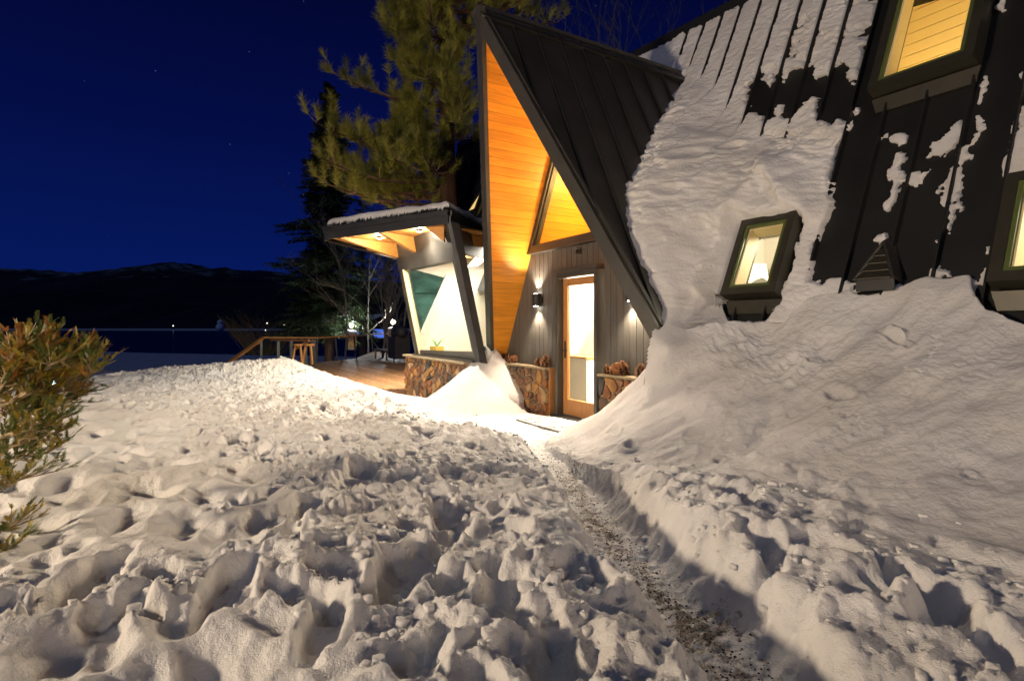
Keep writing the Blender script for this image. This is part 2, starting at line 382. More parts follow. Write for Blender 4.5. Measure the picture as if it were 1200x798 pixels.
# ---- zones
smooth_px = [[(-60, 470), (60, 468), (190, 478), (250, 505), (330, 570), (310, 625), (180, 640), (-80, 670)],
             [(-80, 735), (120, 715), (215, 690), (330, 700), (420, 752), (470, 850), (-80, 860)],
             [(955, 585), (1100, 628), (1300, 690), (1300, 560), (1000, 540)]]
rough = np.ones_like(GA)
for k_, pl in enumerate(smooth_px):
    sd = polysd(GA + .15 * fbm(GA, GB, 2, 2, 4), GB + .15 * fbm(GA, GB, 2, 2, 8), [gab(x, y) for x, y in pl]); rough = np.minimum(rough, sstep(-.12, .18, sd))
rough0 = rough * (1 - bankmask) * (1 - drmask)
rough = rough0 * (1 - .85 * sstep(.35, 1, trench)) * np.where(trench > .98, 0, 1) * (1 - .85 * apron)
det = np.zeros_like(GA)
cdist = np.hypot(GA - CAM[0], GB + CAM[1])
# clods: cellular lumps with crisp edges between them, warped
for s_, amp, sd_ in ((11., .009, 3), (23., .008, 5), (44., .005, 6)):
    q1 = GA + .10 * fbm(GA, GB, 3, 3, sd_) * 2.6 / s_ * 2; q2 = GB + .10 * fbm(GA, GB, 3, 3, sd_ + 5) * 2.6 / s_ * 2
    f1, f2 = worley(q1 * s_, q2 * s_, sd_)
    lump = np.sqrt(np.clip(1 - (f1 / .75) ** 2, 0, 1)) - .45
    amp_n = .35 + .9 * vnoise(GA * .9 + sd_ * 9, GB * .9, sd_)
    det += amp * lump * amp_n
for s_, amp, sd_ in ((1.9, .060, 1), (3.7, .048, 2), (7.5, .030, 4)):
    q1 = GA + .22 * fbm(GA, GB, 1.1 * s_, 3, sd_) * 2 / s_; q2 = GB * .8 + .22 * fbm(GA, GB, 1.1 * s_, 3, sd_ + 5) * 2 / s_
    f1, f2 = worley(q1 * s_, q2 * s_, sd_); det += amp * (np.clip(f1, 0, .9) ** 1.6 - .30) * (.3 + 1.1 * vnoise(GA * 1.1 + sd_ * 5, GB * 1.1, sd_ + 1))
det += .03 * np.abs(fbm(GA, GB, 1.5, 4, 6, .5)) + .020 * fbm(GA, GB, 3.6, 5, 2, .55, True) + .024 * fbm(GA, GB, 8, 5, 3, .62, True) * (.4 + vnoise(GA * .8, GB * .8, 2)) - .02
fine = .010 * fbm(GA, GB, 13, 5, 2, .62, True) + .006 * fbm(GA, GB, 37, 4, 6, .6)
hgt = hgt + rough * (det + fine) + .03 * rough * berm + .0025 * fbm(GA, GB, 22, 4, 3)
soft = (1 - rough0) * (1 - bankmask)
hgt += soft * (.050 * fbm(GA, GB * 1.2, 1.3, 3, 3) + .010 * fbm(GA, GB, 5, 4, 7, .6))
WQ = fbm(GA, GB, 7, 3, 4, .6)
def stamp(tab, cx, cy, rx, ry, ang, fn):
    r = max(rx, ry) * 1.9
    i0, i1 = np.searchsorted(axa, [cx - r, cx + r]); j0, j1 = np.searchsorted(axb, [cy - r, cy + r])
    if i1 - i0 < 2 or j1 - j0 < 2: return
    X = GA[i0:i1, j0:j1] - cx; Y = GB[i0:i1, j0:j1] - cy; c, s = math.cos(ang), math.sin(ang)
    q = np.sqrt(((X * c + Y * s) / rx) ** 2 + ((-X * s + Y * c) / ry) ** 2)
    fn(tab, (slice(i0, i1), slice(j0, j1)), q * (1 + .5 * WQ[i0:i1, j0:j1]))
def look(tab, x, y):
    i = min(max(np.searchsorted(axa, x), 0), len(axa) - 1); j = min(max(np.searchsorted(axb, y), 0), len(axb) - 1); return tab[i, j]
def rnd(lo, hi): return lo + (hi - lo) * random.random()
RP = [.85]
def random_ground():
    # denser towards the camera, over the seen wedge
    d = 1.0 + 13.0 * random.random() ** RP[0]; ph = rnd(-.98, .98)
    return (CAM[0] + ph * d * UX + d * UY, -CAM[1] + ph * d * NX + d * NY)
# footprints
n_ = 0
dent = np.zeros_like(GA); rimf = np.zeros_like(GA)
for _ in range(2600):
    x, y = random_ground()
    rg = look(rough, x, y)
    if rg < .45: continue
    d = math.hypot(x - CAM[0], y + CAM[1]); dp = rnd(.04, .11); rx = rnd(.05, .11); ry = rx * rnd(1.1, 2.2)
    def foot(tab, sl, q, dp=dp):
        dent[sl] = np.minimum(dent[sl], -dp * np.exp(-(q / .85) ** 5)); rimf[sl] = np.maximum(rimf[sl], dp * .22 * np.exp(-((q - 1.22) / .28) ** 2))
    stamp(hgt, x, y, rx, ry, rnd(0, 3.14), foot); n_ += 1
    if n_ > 620: break
hgt += (dent + rimf * sstep(-.02, 0, dent)) * rough
for (px_, py_, rx, ry, dp) in [(480, 668, .30, .12, .15), (590, 705, .22, .10, .12), (95, 700, .28, .10, .13), (265, 700, .22, .09, .10), (335, 640, .2, .08, .09), (1000, 690, .10, .08, .16), (905, 640, .14, .07, .10), (172, 728, .055, .045, .13), (960, 775, .18, .08, .12), (650, 775, .2, .09, .10), (420, 560, .3, .12, .09), (300, 590, .22, .10, .09), (1090, 690, .2, .07, .08), (1150, 735, .2, .07, .07), (380, 735, .2, .07, .08), (520, 600, .22, .08, .10)]:
    q_ = gab(px_, py_, .33)
    def pit(tab, sl, q, dp=dp): tab[sl] += (-dp * np.exp(-(q / .95) ** 7) + dp * .08 * np.exp(-((q - 1.25) / .25) ** 2)) * (1 - trench[sl])
    stamp(hgt, q_[0], q_[1], rx, ry, rnd(.3, 1.0), pit)
# soft windblown hollows in the smooth zones
n_ = 0; holf = np.zeros_like(GA)
for _ in range(2500):
    x, y = random_ground()
    if look(soft, x, y) < .8 or look(apron, x, y) > .2: continue
    dp = rnd(.04, .10); rx = rnd(.07, .15)
    def hol(tab, sl, q, dp=dp): holf[sl] = np.minimum(holf[sl], -dp * np.exp(-(q / .85) ** 2.4))
    stamp(hgt, x, y, rx, rx * rnd(1.3, 2.4), rnd(.9, 1.9), hol); n_ += 1
    if n_ > 190: break
hgt += holf * soft
# loose clods pressed into the surface
n_ = 0
for _ in range(12000):
    x, y = random_ground()
    rg = look(rough, x, y) + .25 * look(apron, x, y) * (random.random() < .3)
    if random.random() > rg or rg < .1: continue
    r_ = .012 + .050 * random.random() ** 3
    def clod(tab, sl, q, r_=r_): tab[sl] += r_ * rnd(.35, .8) * np.clip(1.15 - q ** 1.7 + .35 * fbm(GA[sl] / r_, GB[sl] / r_, .9, 2, 3), 0, .75)
    stamp(hgt, x, y, r_, r_ * rnd(.7, 1.4), rnd(0, 3.14), clod); n_ += 1
    if n_ > 3600: break
pathfloor = .015 + .018 * fbm(GA, GB, 9, 4, 3) + .012 * fbm(GA, GB, 30, 2, 6, .5, True) + .07 * sstep(3, 8, pp)
hgt = (hgt - rough * det * 0) * (1 - trench) + pathfloor * trench
hgt = hgt + rough0 * (det + fine) * .9 * np.clip(4 * trench * (1 - trench), 0, 1) * (1 - apron)
hgt = np.where(trench > .02, hgt + .035 * fbm(GA, GB, 6, 4, 9, .5, True) * trench * (1 - trench) * 4, hgt)
# drift and bank over the ground
smax = lambda a, b, k: (a + b + np.sqrt((a - b) ** 2 + k * k)) / 2
grip = .012 * fbm(GA, GB, 3, 4, 2) + .006 * fbm(GA, GB, 14, 3, 7)
hgt = np.where(drmask > 0, np.maximum(hgt * (1 - drmask) + drmask * (-.03), -.2) + drift + grip * drmask, hgt)
gr_ = np.interp(GA, [1.4, 2.2, 3.2, 4.2, 7], [.02, .08, .22, .33, .33])
bank_abs = gr_ + bank + grip * 1.2 + (.034 * fbm(GA, GB, 3.3, 4, 6, .6, True) + .014 * fbm(GA, GB, 11, 4, 3, .6)) * (.35 + np.clip(2.2 * fbm(GA, GB, .9, 2, 9), 0, 1)) * sstep(0, .15, u_) + (.11 * fbm(GA, GB, .9, 3, 3) + .05 * fbm(GA * 1.6 + GB * .6, GB * .6, 2.0, 3, 5)) * sstep(0, .25, u_)
hgt = np.where(bankmask > 0, smax(hgt * (1 - bankmask) + bankmask * gr_, bank_abs, .03), hgt)
# toe of the bank where the debris starts: a little broken shelf
toe = np.exp(-((u_ - .055) / .035) ** 2) * (GA > 1.3); hgt += toe * .05 * fbm(GA, GB, 4, 4, 6, .5, True)
# ---- roof snow: horizontal thickness over the roof plane as a function of (a, z), then inverted to a height
za = np.linspace(-1.5, 8.6, 1500); RA, RZ = np.meshgrid(axa, za, indexing='ij')
wa = RA + .10 * fbm(RA, RZ, 2.2, 4, 1) + .03 * fbm(RA, RZ, 9, 3, 7); wz = RZ + .10 * fbm(RA, RZ, 2.2, 4, 6) + .03 * fbm(RA, RZ, 9, 3, 4)
def rp(l): return [roofab(x, y) for x, y in l]
thin = .014 * fbm(RA * .8 + RZ * .5, RZ * 2.0 - RA * .9, 7, 4, 5, .6) + .052 + .020 * fbm(RA * .9, RZ * 2.6 + RA * .5, 2.2, 5, 2) + .012 * fbm(RA * 1.0, RZ * 3.2 + RA * 1.0, 9, 3, 3, .6, True)
# cover: 1 snow, 0 bare
bare = np.full_like(RA, 9.)
for pl in [[(1000, 118), (1012, 60), (1040, -40), (1300, -80), (1300, 60), (1210, 180), (1185, 225), (1160, 330), (1100, 326), (1065, 332), (1052, 326), (1040, 345), (1020, 360), (1003, 352), (1000, 330), (975, 326), (945, 331), (962, 270), (975, 215), (985, 170), (998, 150)],
           [(868, 142), (874, 112), (884, 96), (892, 90), (900, 104), (905, 90), (914, 84), (918, 105), (924, 84), (940, 76), (946, 92), (955, 78), (962, 90), (968, 78), (975, 92), (985, 80), (1003, 92), (1010, 118), (1000, 140), (960, 142), (955, 130), (948, 120), (935, 135), (922, 138), (912, 132), (902, 142), (888, 136), (880, 140)],
           [(848, 348), (851, 374), (862, 398), (884, 412), (904, 400), (916, 370), (922, 345), (938, 300), (948, 262), (943, 256), (932, 262), (900, 345)],
           [(1150, 345), (1152, 380), (1164, 410), (1188, 428), (1230, 434), (1230, 330), (1160, 330)]]:
    sdp = polysd(wa, wz, rp(pl))
    if pl[0] == (868, 142): sdp = sdp + .17 * fbm(RA * 1.5, RZ * 2.4 + RA * .7, 2.6, 5, 3, .62) + .02
    bare = np.minimum(bare, sdp)
snowy = np.full_like(RA, 9.)
for pl in [[(1152, 84), (1166, 86), (1160, 104), (1153, 116), (1146, 130), (1143, 160), (1133, 190), (1122, 240), (1112, 290), (1106, 330), (1090, 332), (1096, 280), (1104, 240), (1112, 200), (1118, 190), (1112, 186), (1132, 150), (1142, 112)],
           [(1034, 160), (1052, 155), (1060, 158), (1050, 164), (1036, 168)], [(1046, 178), (1064, 168), (1060, 200), (1054, 225), (1050, 250), (1042, 262), (1040, 255), (1046, 220), (1040, 200)],
           [(1082, 175), (1100, 160), (1128, 134), (1124, 160), (1110, 190), (1094, 184), (1080, 186)], [(1066, 205), (1090, 198), (1082, 215), (1066, 222)],
           [(1040, 262), (1028, 282), (1038, 292), (1050, 312), (1052, 290), (1046, 260)], [(1165, -10), (1178, -6), (1182, 14), (1168, 20), (1163, 10)],
           [(1186, 120), (1230, 60), (1240, 240), (1205, 218), (1182, 222), (1176, 260), (1168, 300), (1160, 330), (1154, 330), (1170, 250), (1182, 190)],
           [(978, 16), (1010, 0), (1006, 30), (1000, 45), (984, 40)], [(940, 290), (952, 300), (944, 328), (934, 330)]]:
    snowy = np.minimum(snowy, polysd(wa, wz, rp(pl)))
speck = fbm(RA * 1.4, RZ, 5, 5, 8, .6)
sp2 = fbm(RA * 1.3, RZ, 17, 4, 2, .65)
edge = np.minimum(bare + .075 * speck + .035 * sp2, 9)
cov = np.maximum(sstep(-.012, .022, edge), sstep(.012, -.022, snowy + .11 * speck + .05 * sp2))
# slow melt holes in the thin snow of the upper slope, streaked along the wind
melt = fbm(RA * 1.3, RZ * 2.2 + RA * .8, 1.9, 5, 5, .6)
upper = sstep(3.0, 3.7, RZ) * sstep(1.2, 2.4, RA)
thin = thin - np.clip(melt - .12, 0, 1) * .30 * upper
# deep snow in the valley against the gable
valley_a = A0 + K * (ZR - RZ)
tv = np.interp(RZ, [0, .6, 1.1, 1.7, 2.2, 2.9, 3.6, 4.1, 4.6, 4.95, 5.4, 6], [.52, .58, .64, .78, .95, .98, .95, .78, .50, .30, .06, 0])
dv = RA - valley_a + .12 * fbm(RA, RZ, 1.6, 4, 2)
vw = np.interp(RZ, [0, 2, 3.5, 5, 6], [1.6, 1.25, 1.15, .7, .3])
prof = np.where(dv < .22, 1, np.exp(-(np.clip(dv - .22, 0, 9) / (vw * .42)) ** 1.7))
ribg = np.min(np.abs(RA[:, :1] - np.array([-10.7 + .383 * i for i in range(27, 48)])[None, :]), axis=1)[:, None]
thin = thin - .012 * sstep(3.5, 3.9, RZ) - .075 * np.exp(-((ribg - .012) / .017) ** 2) * sstep(3.7, 4.1, RZ + .25 * vnoise(RA * 3, RZ * 0, 1) - .25 * (RA - 1.5).clip(-1, 2))
deep = tv * prof * (1 + .10 * fbm(RA, RZ, 2.4, 4, 4) + .05 * fbm(RA, RZ, 8, 3, 1, .5, True))
mid = .22 * sstep(3.9, 3.0, RZ) * sstep(3.15, 2.5, RA) * (1 + .5 * fbm(RA, RZ, 1.7, 4, 3))
tg_d, _, _ = segdist(wa, wz, rp([(918, 190), (930, 200), (940, 220), (946, 246)])); tongue = .20 * np.exp(-(tg_d / .13) ** 2)
tg2, _, _ = segdist(wa, wz, rp([(862, 268), (885, 245), (912, 205)])); tongue += .10 * np.exp(-(tg2 / .14) ** 2)
hl_d = np.hypot((RA - roofab(852, 300)[0]) / .42, (RZ - roofab(852, 300)[1]) / .75); hollow = .16 * np.exp(-hl_d ** 2)
for cx, cy, sx in ((850, 190, .10), (846, 232, .08), (800, 165, .1), (876, 175, .07), (822, 140, .08)):
    q_ = roofab(cx, cy); rr = np.hypot((RA - q_[0]) / (sx * 1.6), (RZ - q_[1]) / sx); mid += -.07 * np.exp(-rr ** 2 * 1.5) + .04 * np.exp(-((rr - 1.2) / .35) ** 2)
Tn = thin + deep + mid + tongue - hollow
rg_d, _, _ = segdist(RA + .06 * fbm(RA, RZ, 2.5, 3, 3), RZ, rp([(792, 118), (800, 170), (806, 230), (812, 290), (808, 345), (800, 385)]))
Tn += .13 * np.exp(-(rg_d / .13) ** 2) + .05 * fbm(RA, RZ, 6, 4, 2, .6) * np.exp(-(dv / .30) ** 2) + .022 * fbm(RA * .8, RZ, 5.5, 5, 6, .62, True) * sstep(.10, .3, deep + mid)
hl2, _, _ = segdist(RA, RZ, rp([(836, 240), (846, 290), (838, 345)])); Tn -= .10 * np.exp(-(hl2 / .17) ** 2)
Tn += (.03 * fbm(RA * .8, RZ * 2.2 + RA * .6, 4, 5, 7, .6) + .03 * fbm(RA * 1.2, RZ, 1.7, 3, 2, .5, True)) * sstep(.06, .2, deep + mid)
keep = np.maximum(cov, sstep(.25, .5, deep) * (RA < 2.0))
for (h0, h1, h2, h3) in ((2.22, 2.88, 1.63, 2.53), (3.35, 4.27, 3.79, 5.45), (4.70, 5.6, 1.60, 2.50)):
    dq = np.hypot(np.maximum(np.maximum(h0 - RA, RA - h1), 0), np.maximum(np.maximum(h2 - RZ, RZ - h3), 0) * 1.1) + .02 * fbm(RA, RZ, 5, 3, 3)
    nzs = (.17 * fbm(RA * 1.1 + RZ * .3, RZ * .7, 1.8, 3, 2, .55, True) + .05 * fbm(RA * .8, RZ, 3.4, 5, 6, .6, True) + .022 * fbm(RA, RZ * 1.3, 9, 4, 5, .6, True)) * sstep(.03, .2, dq) if h0 < 3 else 0
    lim_ = nzs + .12 + 1.6 * np.clip(dq, 0, 9) ** 1.15; Tn = (Tn + lim_ - np.sqrt((Tn - lim_) ** 2 + .012)) / 2 + .01
Tn = np.where(RA > 3.1, Tn * (1 - .55 * sstep(4.1, 3.7, RZ) * sstep(3.1, 3.3, RA)), Tn)
Tn = Tn * keep - (1 - keep) * .10
bz = BR0 - KR * RZ + Tn
wr_ = sstep(3.0, 2.3, RA + .1 * fbm(RA, RZ, 2, 2, 1)) 
def boxblur(T, wa_, wb_):
    for ax, w_ in ((0, wa_), (1, wb_)):
        P_ = np.pad(T, [(w_ + 1, w_) if k == ax else (0, 0) for k in (0, 1)], mode='edge'); C_ = np.cumsum(P_, axis=ax)
        T = (np.take(C_, np.arange(2 * w_ + 1, C_.shape[ax]), axis=ax) - np.take(C_, np.arange(0, C_.shape[ax] - 2 * w_ - 1), axis=ax)) / (2 * w_ + 1)
    return T
Tl = boxblur(Tn, 7, 16) + np.interp(RZ, [1.35, 1.5, 1.8], [.05, .03, -.06]) + .012 * fbm(RA, RZ, 7, 4, 2)
bzm = BR0 - KR * RZ + Tl * wr_ - .12 * (1 - wr_)
bzm = np.minimum.accumulate(bzm, axis=1) - np.arange(len(za)) * 1e-7
roofh = np.empty_like(GA)
for i in range(len(axa)): roofh[i] = np.interp(axb, bzm[i][::-1], za[::-1])
plane = (BR0 - GB) / KR
# join
use_roof = (GA > .6) & (GA < 3.1) & (roofh > .4) & (GA > A0 + K * (ZR - roofh) - .04)
hj = np.where(use_roof & (bankmask > .0), smax(hgt, roofh, .10), np.where(use_roof, np.maximum(hgt, roofh), hgt))
# the bare hollows under the skylights stay bare: keep the bank off the roof there
holea = np.zeros_like(GA)
za_i = plane
for pl in [[(846, 350), (850, 376), (862, 400), (884, 414), (904, 402), (917, 372), (920, 340), (900, 320), (866, 320)],
           [(1146, 342), (1150, 380), (1164, 412), (1188, 430), (1230, 436), (1240, 330), (1160, 320)], [(1004, 330), (1002, 350), (1016, 362), (1026, 356), (1034, 340), (1054, 324), (1030, 300)]]:
    holea = np.maximum(holea, sstep(.06, -.05, polysd(GA, za_i, rp(pl))))
hj = hj - .20 * np.exp(-(((GA - 2.86) / .30) ** 2 + ((GB + .22) / .34) ** 2)) - .20 * np.exp(-(((GA - 5.15) / .40) ** 2 + ((GB + .22) / .34) ** 2)) - .10 * np.exp(-(((GA - 3.95) / .16) ** 2 + ((GB + .38) / .22) ** 2))
hj = hj * (1 - holea) + (plane - .30) * holea
# marks on the face of the bank
def bankab(px, py):
    best = None
    for d in np.linspace(2.5, 9, 900):
        x, y, z = dep(px, py, d)
        if look(hj, x, -y) > z: return (x, -y)
    return None
def mark(px, py, rx, ry, dp, ang=0, rim=.35):
    q_ = bankab(px, py)
    if not q_: return
    def f_(tab, sl, q): tab[sl] += -dp * np.exp(-(q / .8) ** 3) + dp * rim * np.exp(-((q - 1.25) / .3) ** 2)
    stamp(hj, q_[0], q_[1], rx, ry, ang, f_)
for m_ in [(935, 425, .09, .035, .06), (985, 462, .20, .06, .045), (1048, 390, .13, .05, -.05), (1050, 401, .13, .035, .06), (1135, 558, .05, .025, .035), (720, 505, .14, .05, .05), (738, 520, .09, .05, .07), (842, 540, .035, .03, .05)]:
    mark(m_[0], m_[1], m_[2], m_[3], m_[4], .5)
random.seed(21)
for (x0, y0, x1, y1, n_, r_) in [(1072, 498, 1092, 525, 10, .022), (1092, 525, 1132, 556, 12, .02), (870, 440, 848, 512, 16, .028), (1060, 430, 1085, 490, 14, .02), (1040, 505, 1010, 545, 10, .018), (1015, 500, 985, 530, 8, .018), (1062, 540, 1075, 600, 8, .014), (1000, 490, 935, 545, 18, .022), (1100, 400, 1060, 470, 18, .024), (960, 470, 1010, 500, 12, .03)]:
    for i in range(n_):
        t = i / n_; mark(x0 + (x1 - x0) * t + rnd(-4, 4), y0 + (y1 - y0) * t + rnd(-4, 4), r_ * rnd(.7, 1.3), r_ * rnd(.6, 1), r_ * .55, rnd(0, 3))
for i in range(150):
    mark(rnd(860, 1195), rnd(400, 560), rnd(.008, .02), rnd(.008, .014), rnd(-.010, .012), rnd(0, 3), 0)
# vertices
Zf = hj
nA, nB = GA.shape
co = np.empty((nA * nB, 3), np.float32); co[:, 0] = GA.ravel(); co[:, 1] = -GB.ravel(); co[:, 2] = Zf.ravel()
inside = (np.abs(GA - A0) < K * (ZR - Zf) - .10) & (GB < BRK(Zf) - .05) & ((Zf > .14) | (GB < -.02))
inside |= (GB < BR0 - KR * Zf - .16)
inside |= (GB < -.03) & (GA < .3) & (Zf < 2)
inside |= (GA < -2.45) & (GB < .60)
inside |= (GA < -2.3) & (GB < .1)
inside &= ~((GA < -1.3) & (GB > .16) & (Zf < .75))
# outside of the seen wedge
vx = (GA - CAM[0]) * UX + (GB + CAM[1]) * NX; vy = (GA - CAM[0]) * UY + (GB + CAM[1]) * NY
inside |= (vy < -2.0) | (np.abs(vx) > 1.15 * vy + 3.2)
inside |= (Zf > 2.0) | ((Zf > 1.82) & (GA < 2.9))
inside |= (GA < .6) & (GB < .12) & (Zf > .14) & (GA > -2.2)
cell_in = inside[:-1, :-1] & inside[1:, :-1] & inside[:-1, 1:] & inside[1:, 1:]
idx = np.arange(nA * nB).reshape(nA, nB)
q0 = idx[:-1, :-1][~cell_in]; q1 = idx[1:, :-1][~cell_in]; q2 = idx[1:, 1:][~cell_in]; q3 = idx[:-1, 1:][~cell_in]
zr4 = np.stack([Zf[:-1, :-1], Zf[1:, :-1], Zf[1:, 1:], Zf[:-1, 1:]]); steep = (zr4.max(0) - zr4.min(0) > .22) & (GA[:-1, :-1] < 2.4) & (GB[:-1, :-1] < .8)
keepc = ~cell_in & ~steep
q0 = idx[:-1, :-1][keepc]; q1 = idx[1:, :-1][keepc]; q2 = idx[1:, 1:][keepc]; q3 = idx[:-1, 1:][keepc]
faces = np.stack([q0, q3, q2, q1], 1)
used = np.zeros(nA * nB, bool); used[faces.ravel()] = True; remap = np.cumsum(used) - 1
def np_mesh(name, V, Fq):
    me = bpy.data.meshes.new(name); me.vertices.add(len(V)); me.vertices.foreach_set('co', V.astype(np.float32).ravel())
    k = Fq.shape[1]; me.loops.add(Fq.size); me.loops.foreach_set('vertex_index', Fq.astype(np.int32).ravel()); me.polygons.add(len(Fq))
    me.polygons.foreach_set('loop_start', np.arange(0, Fq.size, k, dtype=np.int32)); me.update(calc_edges=True); me.polygons.foreach_set('use_smooth', np.ones(len(Fq), bool)); return me
me = np_mesh('snow_ground', co[used], remap[faces])
dirt = trench ** 2 * (.57 + .10 * fbm(GA, GB, 2.2, 4, 5) - .10 * sstep(.3, 1, pd / pw)) * sstep(0, 2.2, pp) + .25 * np.exp(-(np.hypot(GA - gab(868, 628)[0], GB - gab(868, 628)[1]) / .16) ** 2) + .25 * np.exp(-(np.hypot(GA - gab(925, 628)[0], GB - gab(925, 628)[1]) / .14) ** 2) + .10 * np.exp(-(np.hypot(GA - gab(470, 570)[0], GB - gab(470, 570)[1]) / .8) ** 2)
at_ = me.attributes.new('dirt', 'FLOAT', 'POINT'); at_.data.foreach_set('value', dirt.ravel()[used].astype(np.float32))
g = link('snow_ground', me, M['snow']); tag(g, 'trampled snow sheet with a deep bank slid off the roof', kind='structure')
# the snow lying on the roof: the same thickness field as a sheet of its own, free to overhang
ra = np.arange(-1.95, 6.9, .0125); rz = np.arange(.9, 7.4, .0125)
ia = (ra - axa[0]); RAi = np.interp(ra, axa, np.arange(len(axa))); RZi = (rz - za[0]) / (za[1] - za[0])
def samp(T):
    i0 = np.clip(RAi.astype(int), 0, T.shape[0] - 2); fi = (RAi - i0)[:, None]; j0 = np.clip(RZi.astype(int), 0, T.shape[1] - 2); fj = (RZi - j0)[None, :]
    return (T[i0][:, j0] * (1 - fi) + T[i0 + 1][:, j0] * fi) * (1 - fj) + (T[i0][:, j0 + 1] * (1 - fi) + T[i0 + 1][:, j0 + 1] * fi) * fj
Ts, Ks = samp(Tn), samp(keep); A2, Z2 = np.meshgrid(ra, rz, indexing='ij')
gone = (Ks < .02) | (A2 < A0 + K * (ZR - Z2) - .12) & (Z2 < ZR + .1) | (Z2 > ZRIDGE(A2) - .10 + .05 * fbm(A2, Z2, 6, 3, 2)) | (Z2 < 1.38)
for h_ in ((2.23, 2.87, 1.65, 2.51), (3.37, 4.25, 3.81, 5.42), (4.72, 5.6, 1.62, 2.48)): gone |= (A2 > h_[0]) & (A2 < h_[1]) & (Z2 > h_[2]) & (Z2 < h_[3])
ci = gone[:-1, :-1] | gone[1:, :-1] | gone[:-1, 1:] | gone[1:, 1:]
B2 = BR0 - KR * Z2 + Ts; co2 = np.stack([A2.ravel(), -B2.ravel(), Z2.ravel()], 1); ix2 = np.arange(A2.size).reshape(A2.shape)
f2 = np.stack([ix2[:-1, :-1][~ci], ix2[:-1, 1:][~ci], ix2[1:, 1:][~ci], ix2[1:, :-1][~ci]], 1)[:, ::-1]
us2 = np.zeros(A2.size, bool); us2[f2.ravel()] = True; rm2 = np.cumsum(us2) - 1
me = np_mesh('roof_snow', co2[us2], rm2[f2]); at_ = me.attributes.new('dirt', 'FLOAT', 'POINT')
tag(link('roof_snow', me, M['snow']), 'wind rippled snow lying on the dark metal roof, patchy with bare holes', 'snow', kind='stuff')

# loose clods lying on the snow
def ico(sub=2):
    bm = bmesh.new(); bmesh.ops.create_icosphere(bm, subdivisions=sub, radius=1); v = np.array([v.co[:] for v in bm.verts]); f = np.array([[q.index for q in p.verts] for p in bm.faces]); bm.free(); return v, f
iv, if_ = ico(2)
random.seed(5); V_, F_ = [], []; base_i = 0
shapes = []
for s_ in range(14):
    v = iv.copy(); ph = RNG.random(3) * 20
    d = 1 + .34 * fbm(v[:, 0] + ph[0], v[:, 1] + v[:, 2] * .7 + ph[1], 1.1, 2, s_) + .10 * fbm(v[:, 0] * 1.3 + ph[2], v[:, 2] - v[:, 1] + ph[0], 3, 2, s_)
    v *= d[:, None]; v = np.sign(v) * np.minimum(np.abs(v), .5 + .3 * RNG.random(3)); shapes.append(v)
n_ = 0
while n_ < 5200:
    x, y = random_ground(); rg = look(rough, x, y); bk = look(bankmask, x, y) * (look(u_, x, y) < .2)
    if random.random() > max(rg * .9, .12 * bk, .06 * look(apron, x, y), .003): continue
    if look(inside, x, y): continue
    if y < .9 and x < 1.4: continue
    n_ += 1
    r_ = .006 + .030 * random.random() ** 3.6
    v = shapes[n_ % 14] * np.array([rnd(.8, 1.3), rnd(.8, 1.3), rnd(.5, .9)]) * r_; an = rnd(0, 6.28); c, s = math.cos(an), math.sin(an)
    v = np.stack([v[:, 0] * c - v[:, 1] * s, v[:, 0] * s + v[:, 1] * c, v[:, 2]], 1) + np.array([x, -y, look(hj, x, y) + r_ * .12])
    V_.append(v); F_.append(if_ + base_i); base_i += len(v)
me = np_mesh('snow_clods', np.concatenate(V_), np.concatenate(F_)); at_ = me.attributes.new('dirt', 'FLOAT', 'POINT')
tag(link('snow_clods', me, M['snow']), 'loose broken clods of snow scattered over the trampled yard', 'snow clods', kind='stuff')
# grit along the trench
mb = MB(); random.seed(9)
for _ in range(1500):
    t = random.random() ** .8 * 7 + .6; i = int(t); fr = t - i
    x = path[i][0] * (1 - fr) + path[min(i + 1, 9)][0] * fr + random.gauss(0, .10); y = path[i][1] * (1 - fr) + path[min(i + 1, 9)][1] * fr + random.gauss(0, .10)
    z = look(hj, x, y); r_ = rnd(.003, .009); a_ = rnd(0, 6.28)
    if z > .12: continue
    p = [Vector((x + r_ * math.cos(a_ + k * 2.1) * rnd(.7, 1.3), -y + r_ * math.sin(a_ + k * 2.1), z + .001)) for k in range(3)]; top = Vector((x, -y, z + r_ * .8))
    for k in range(3): mb.tri(p[k], p[(k + 1) % 3], top)
tag(mb.build('path_grit', M['dirt'], fix=False), 'dark grit and bark crumbs on the shovelled path', 'grit', kind='stuff')

# ================================================================== THE HOUSE
house = empty('a_frame_house'); tag(house, 'steep dark A-frame cabin with a prow entry of amber cedar, half buried in snow', 'house')
SQ = math.hypot(1, KR); RN = Vector((0, -1 / SQ, KR / SQ))            # main roof normal
def RP3(a, z, off=0): return Vector((a, -(BR0 - KR * z), z)) + RN * off
GQ = math.hypot(1, K)
def GP3(b, z, side=1, off=0):
    return Vector((A0 + side * K * (ZR - z), -b, z)) + Vector((side / GQ, 0, K / GQ)) * off
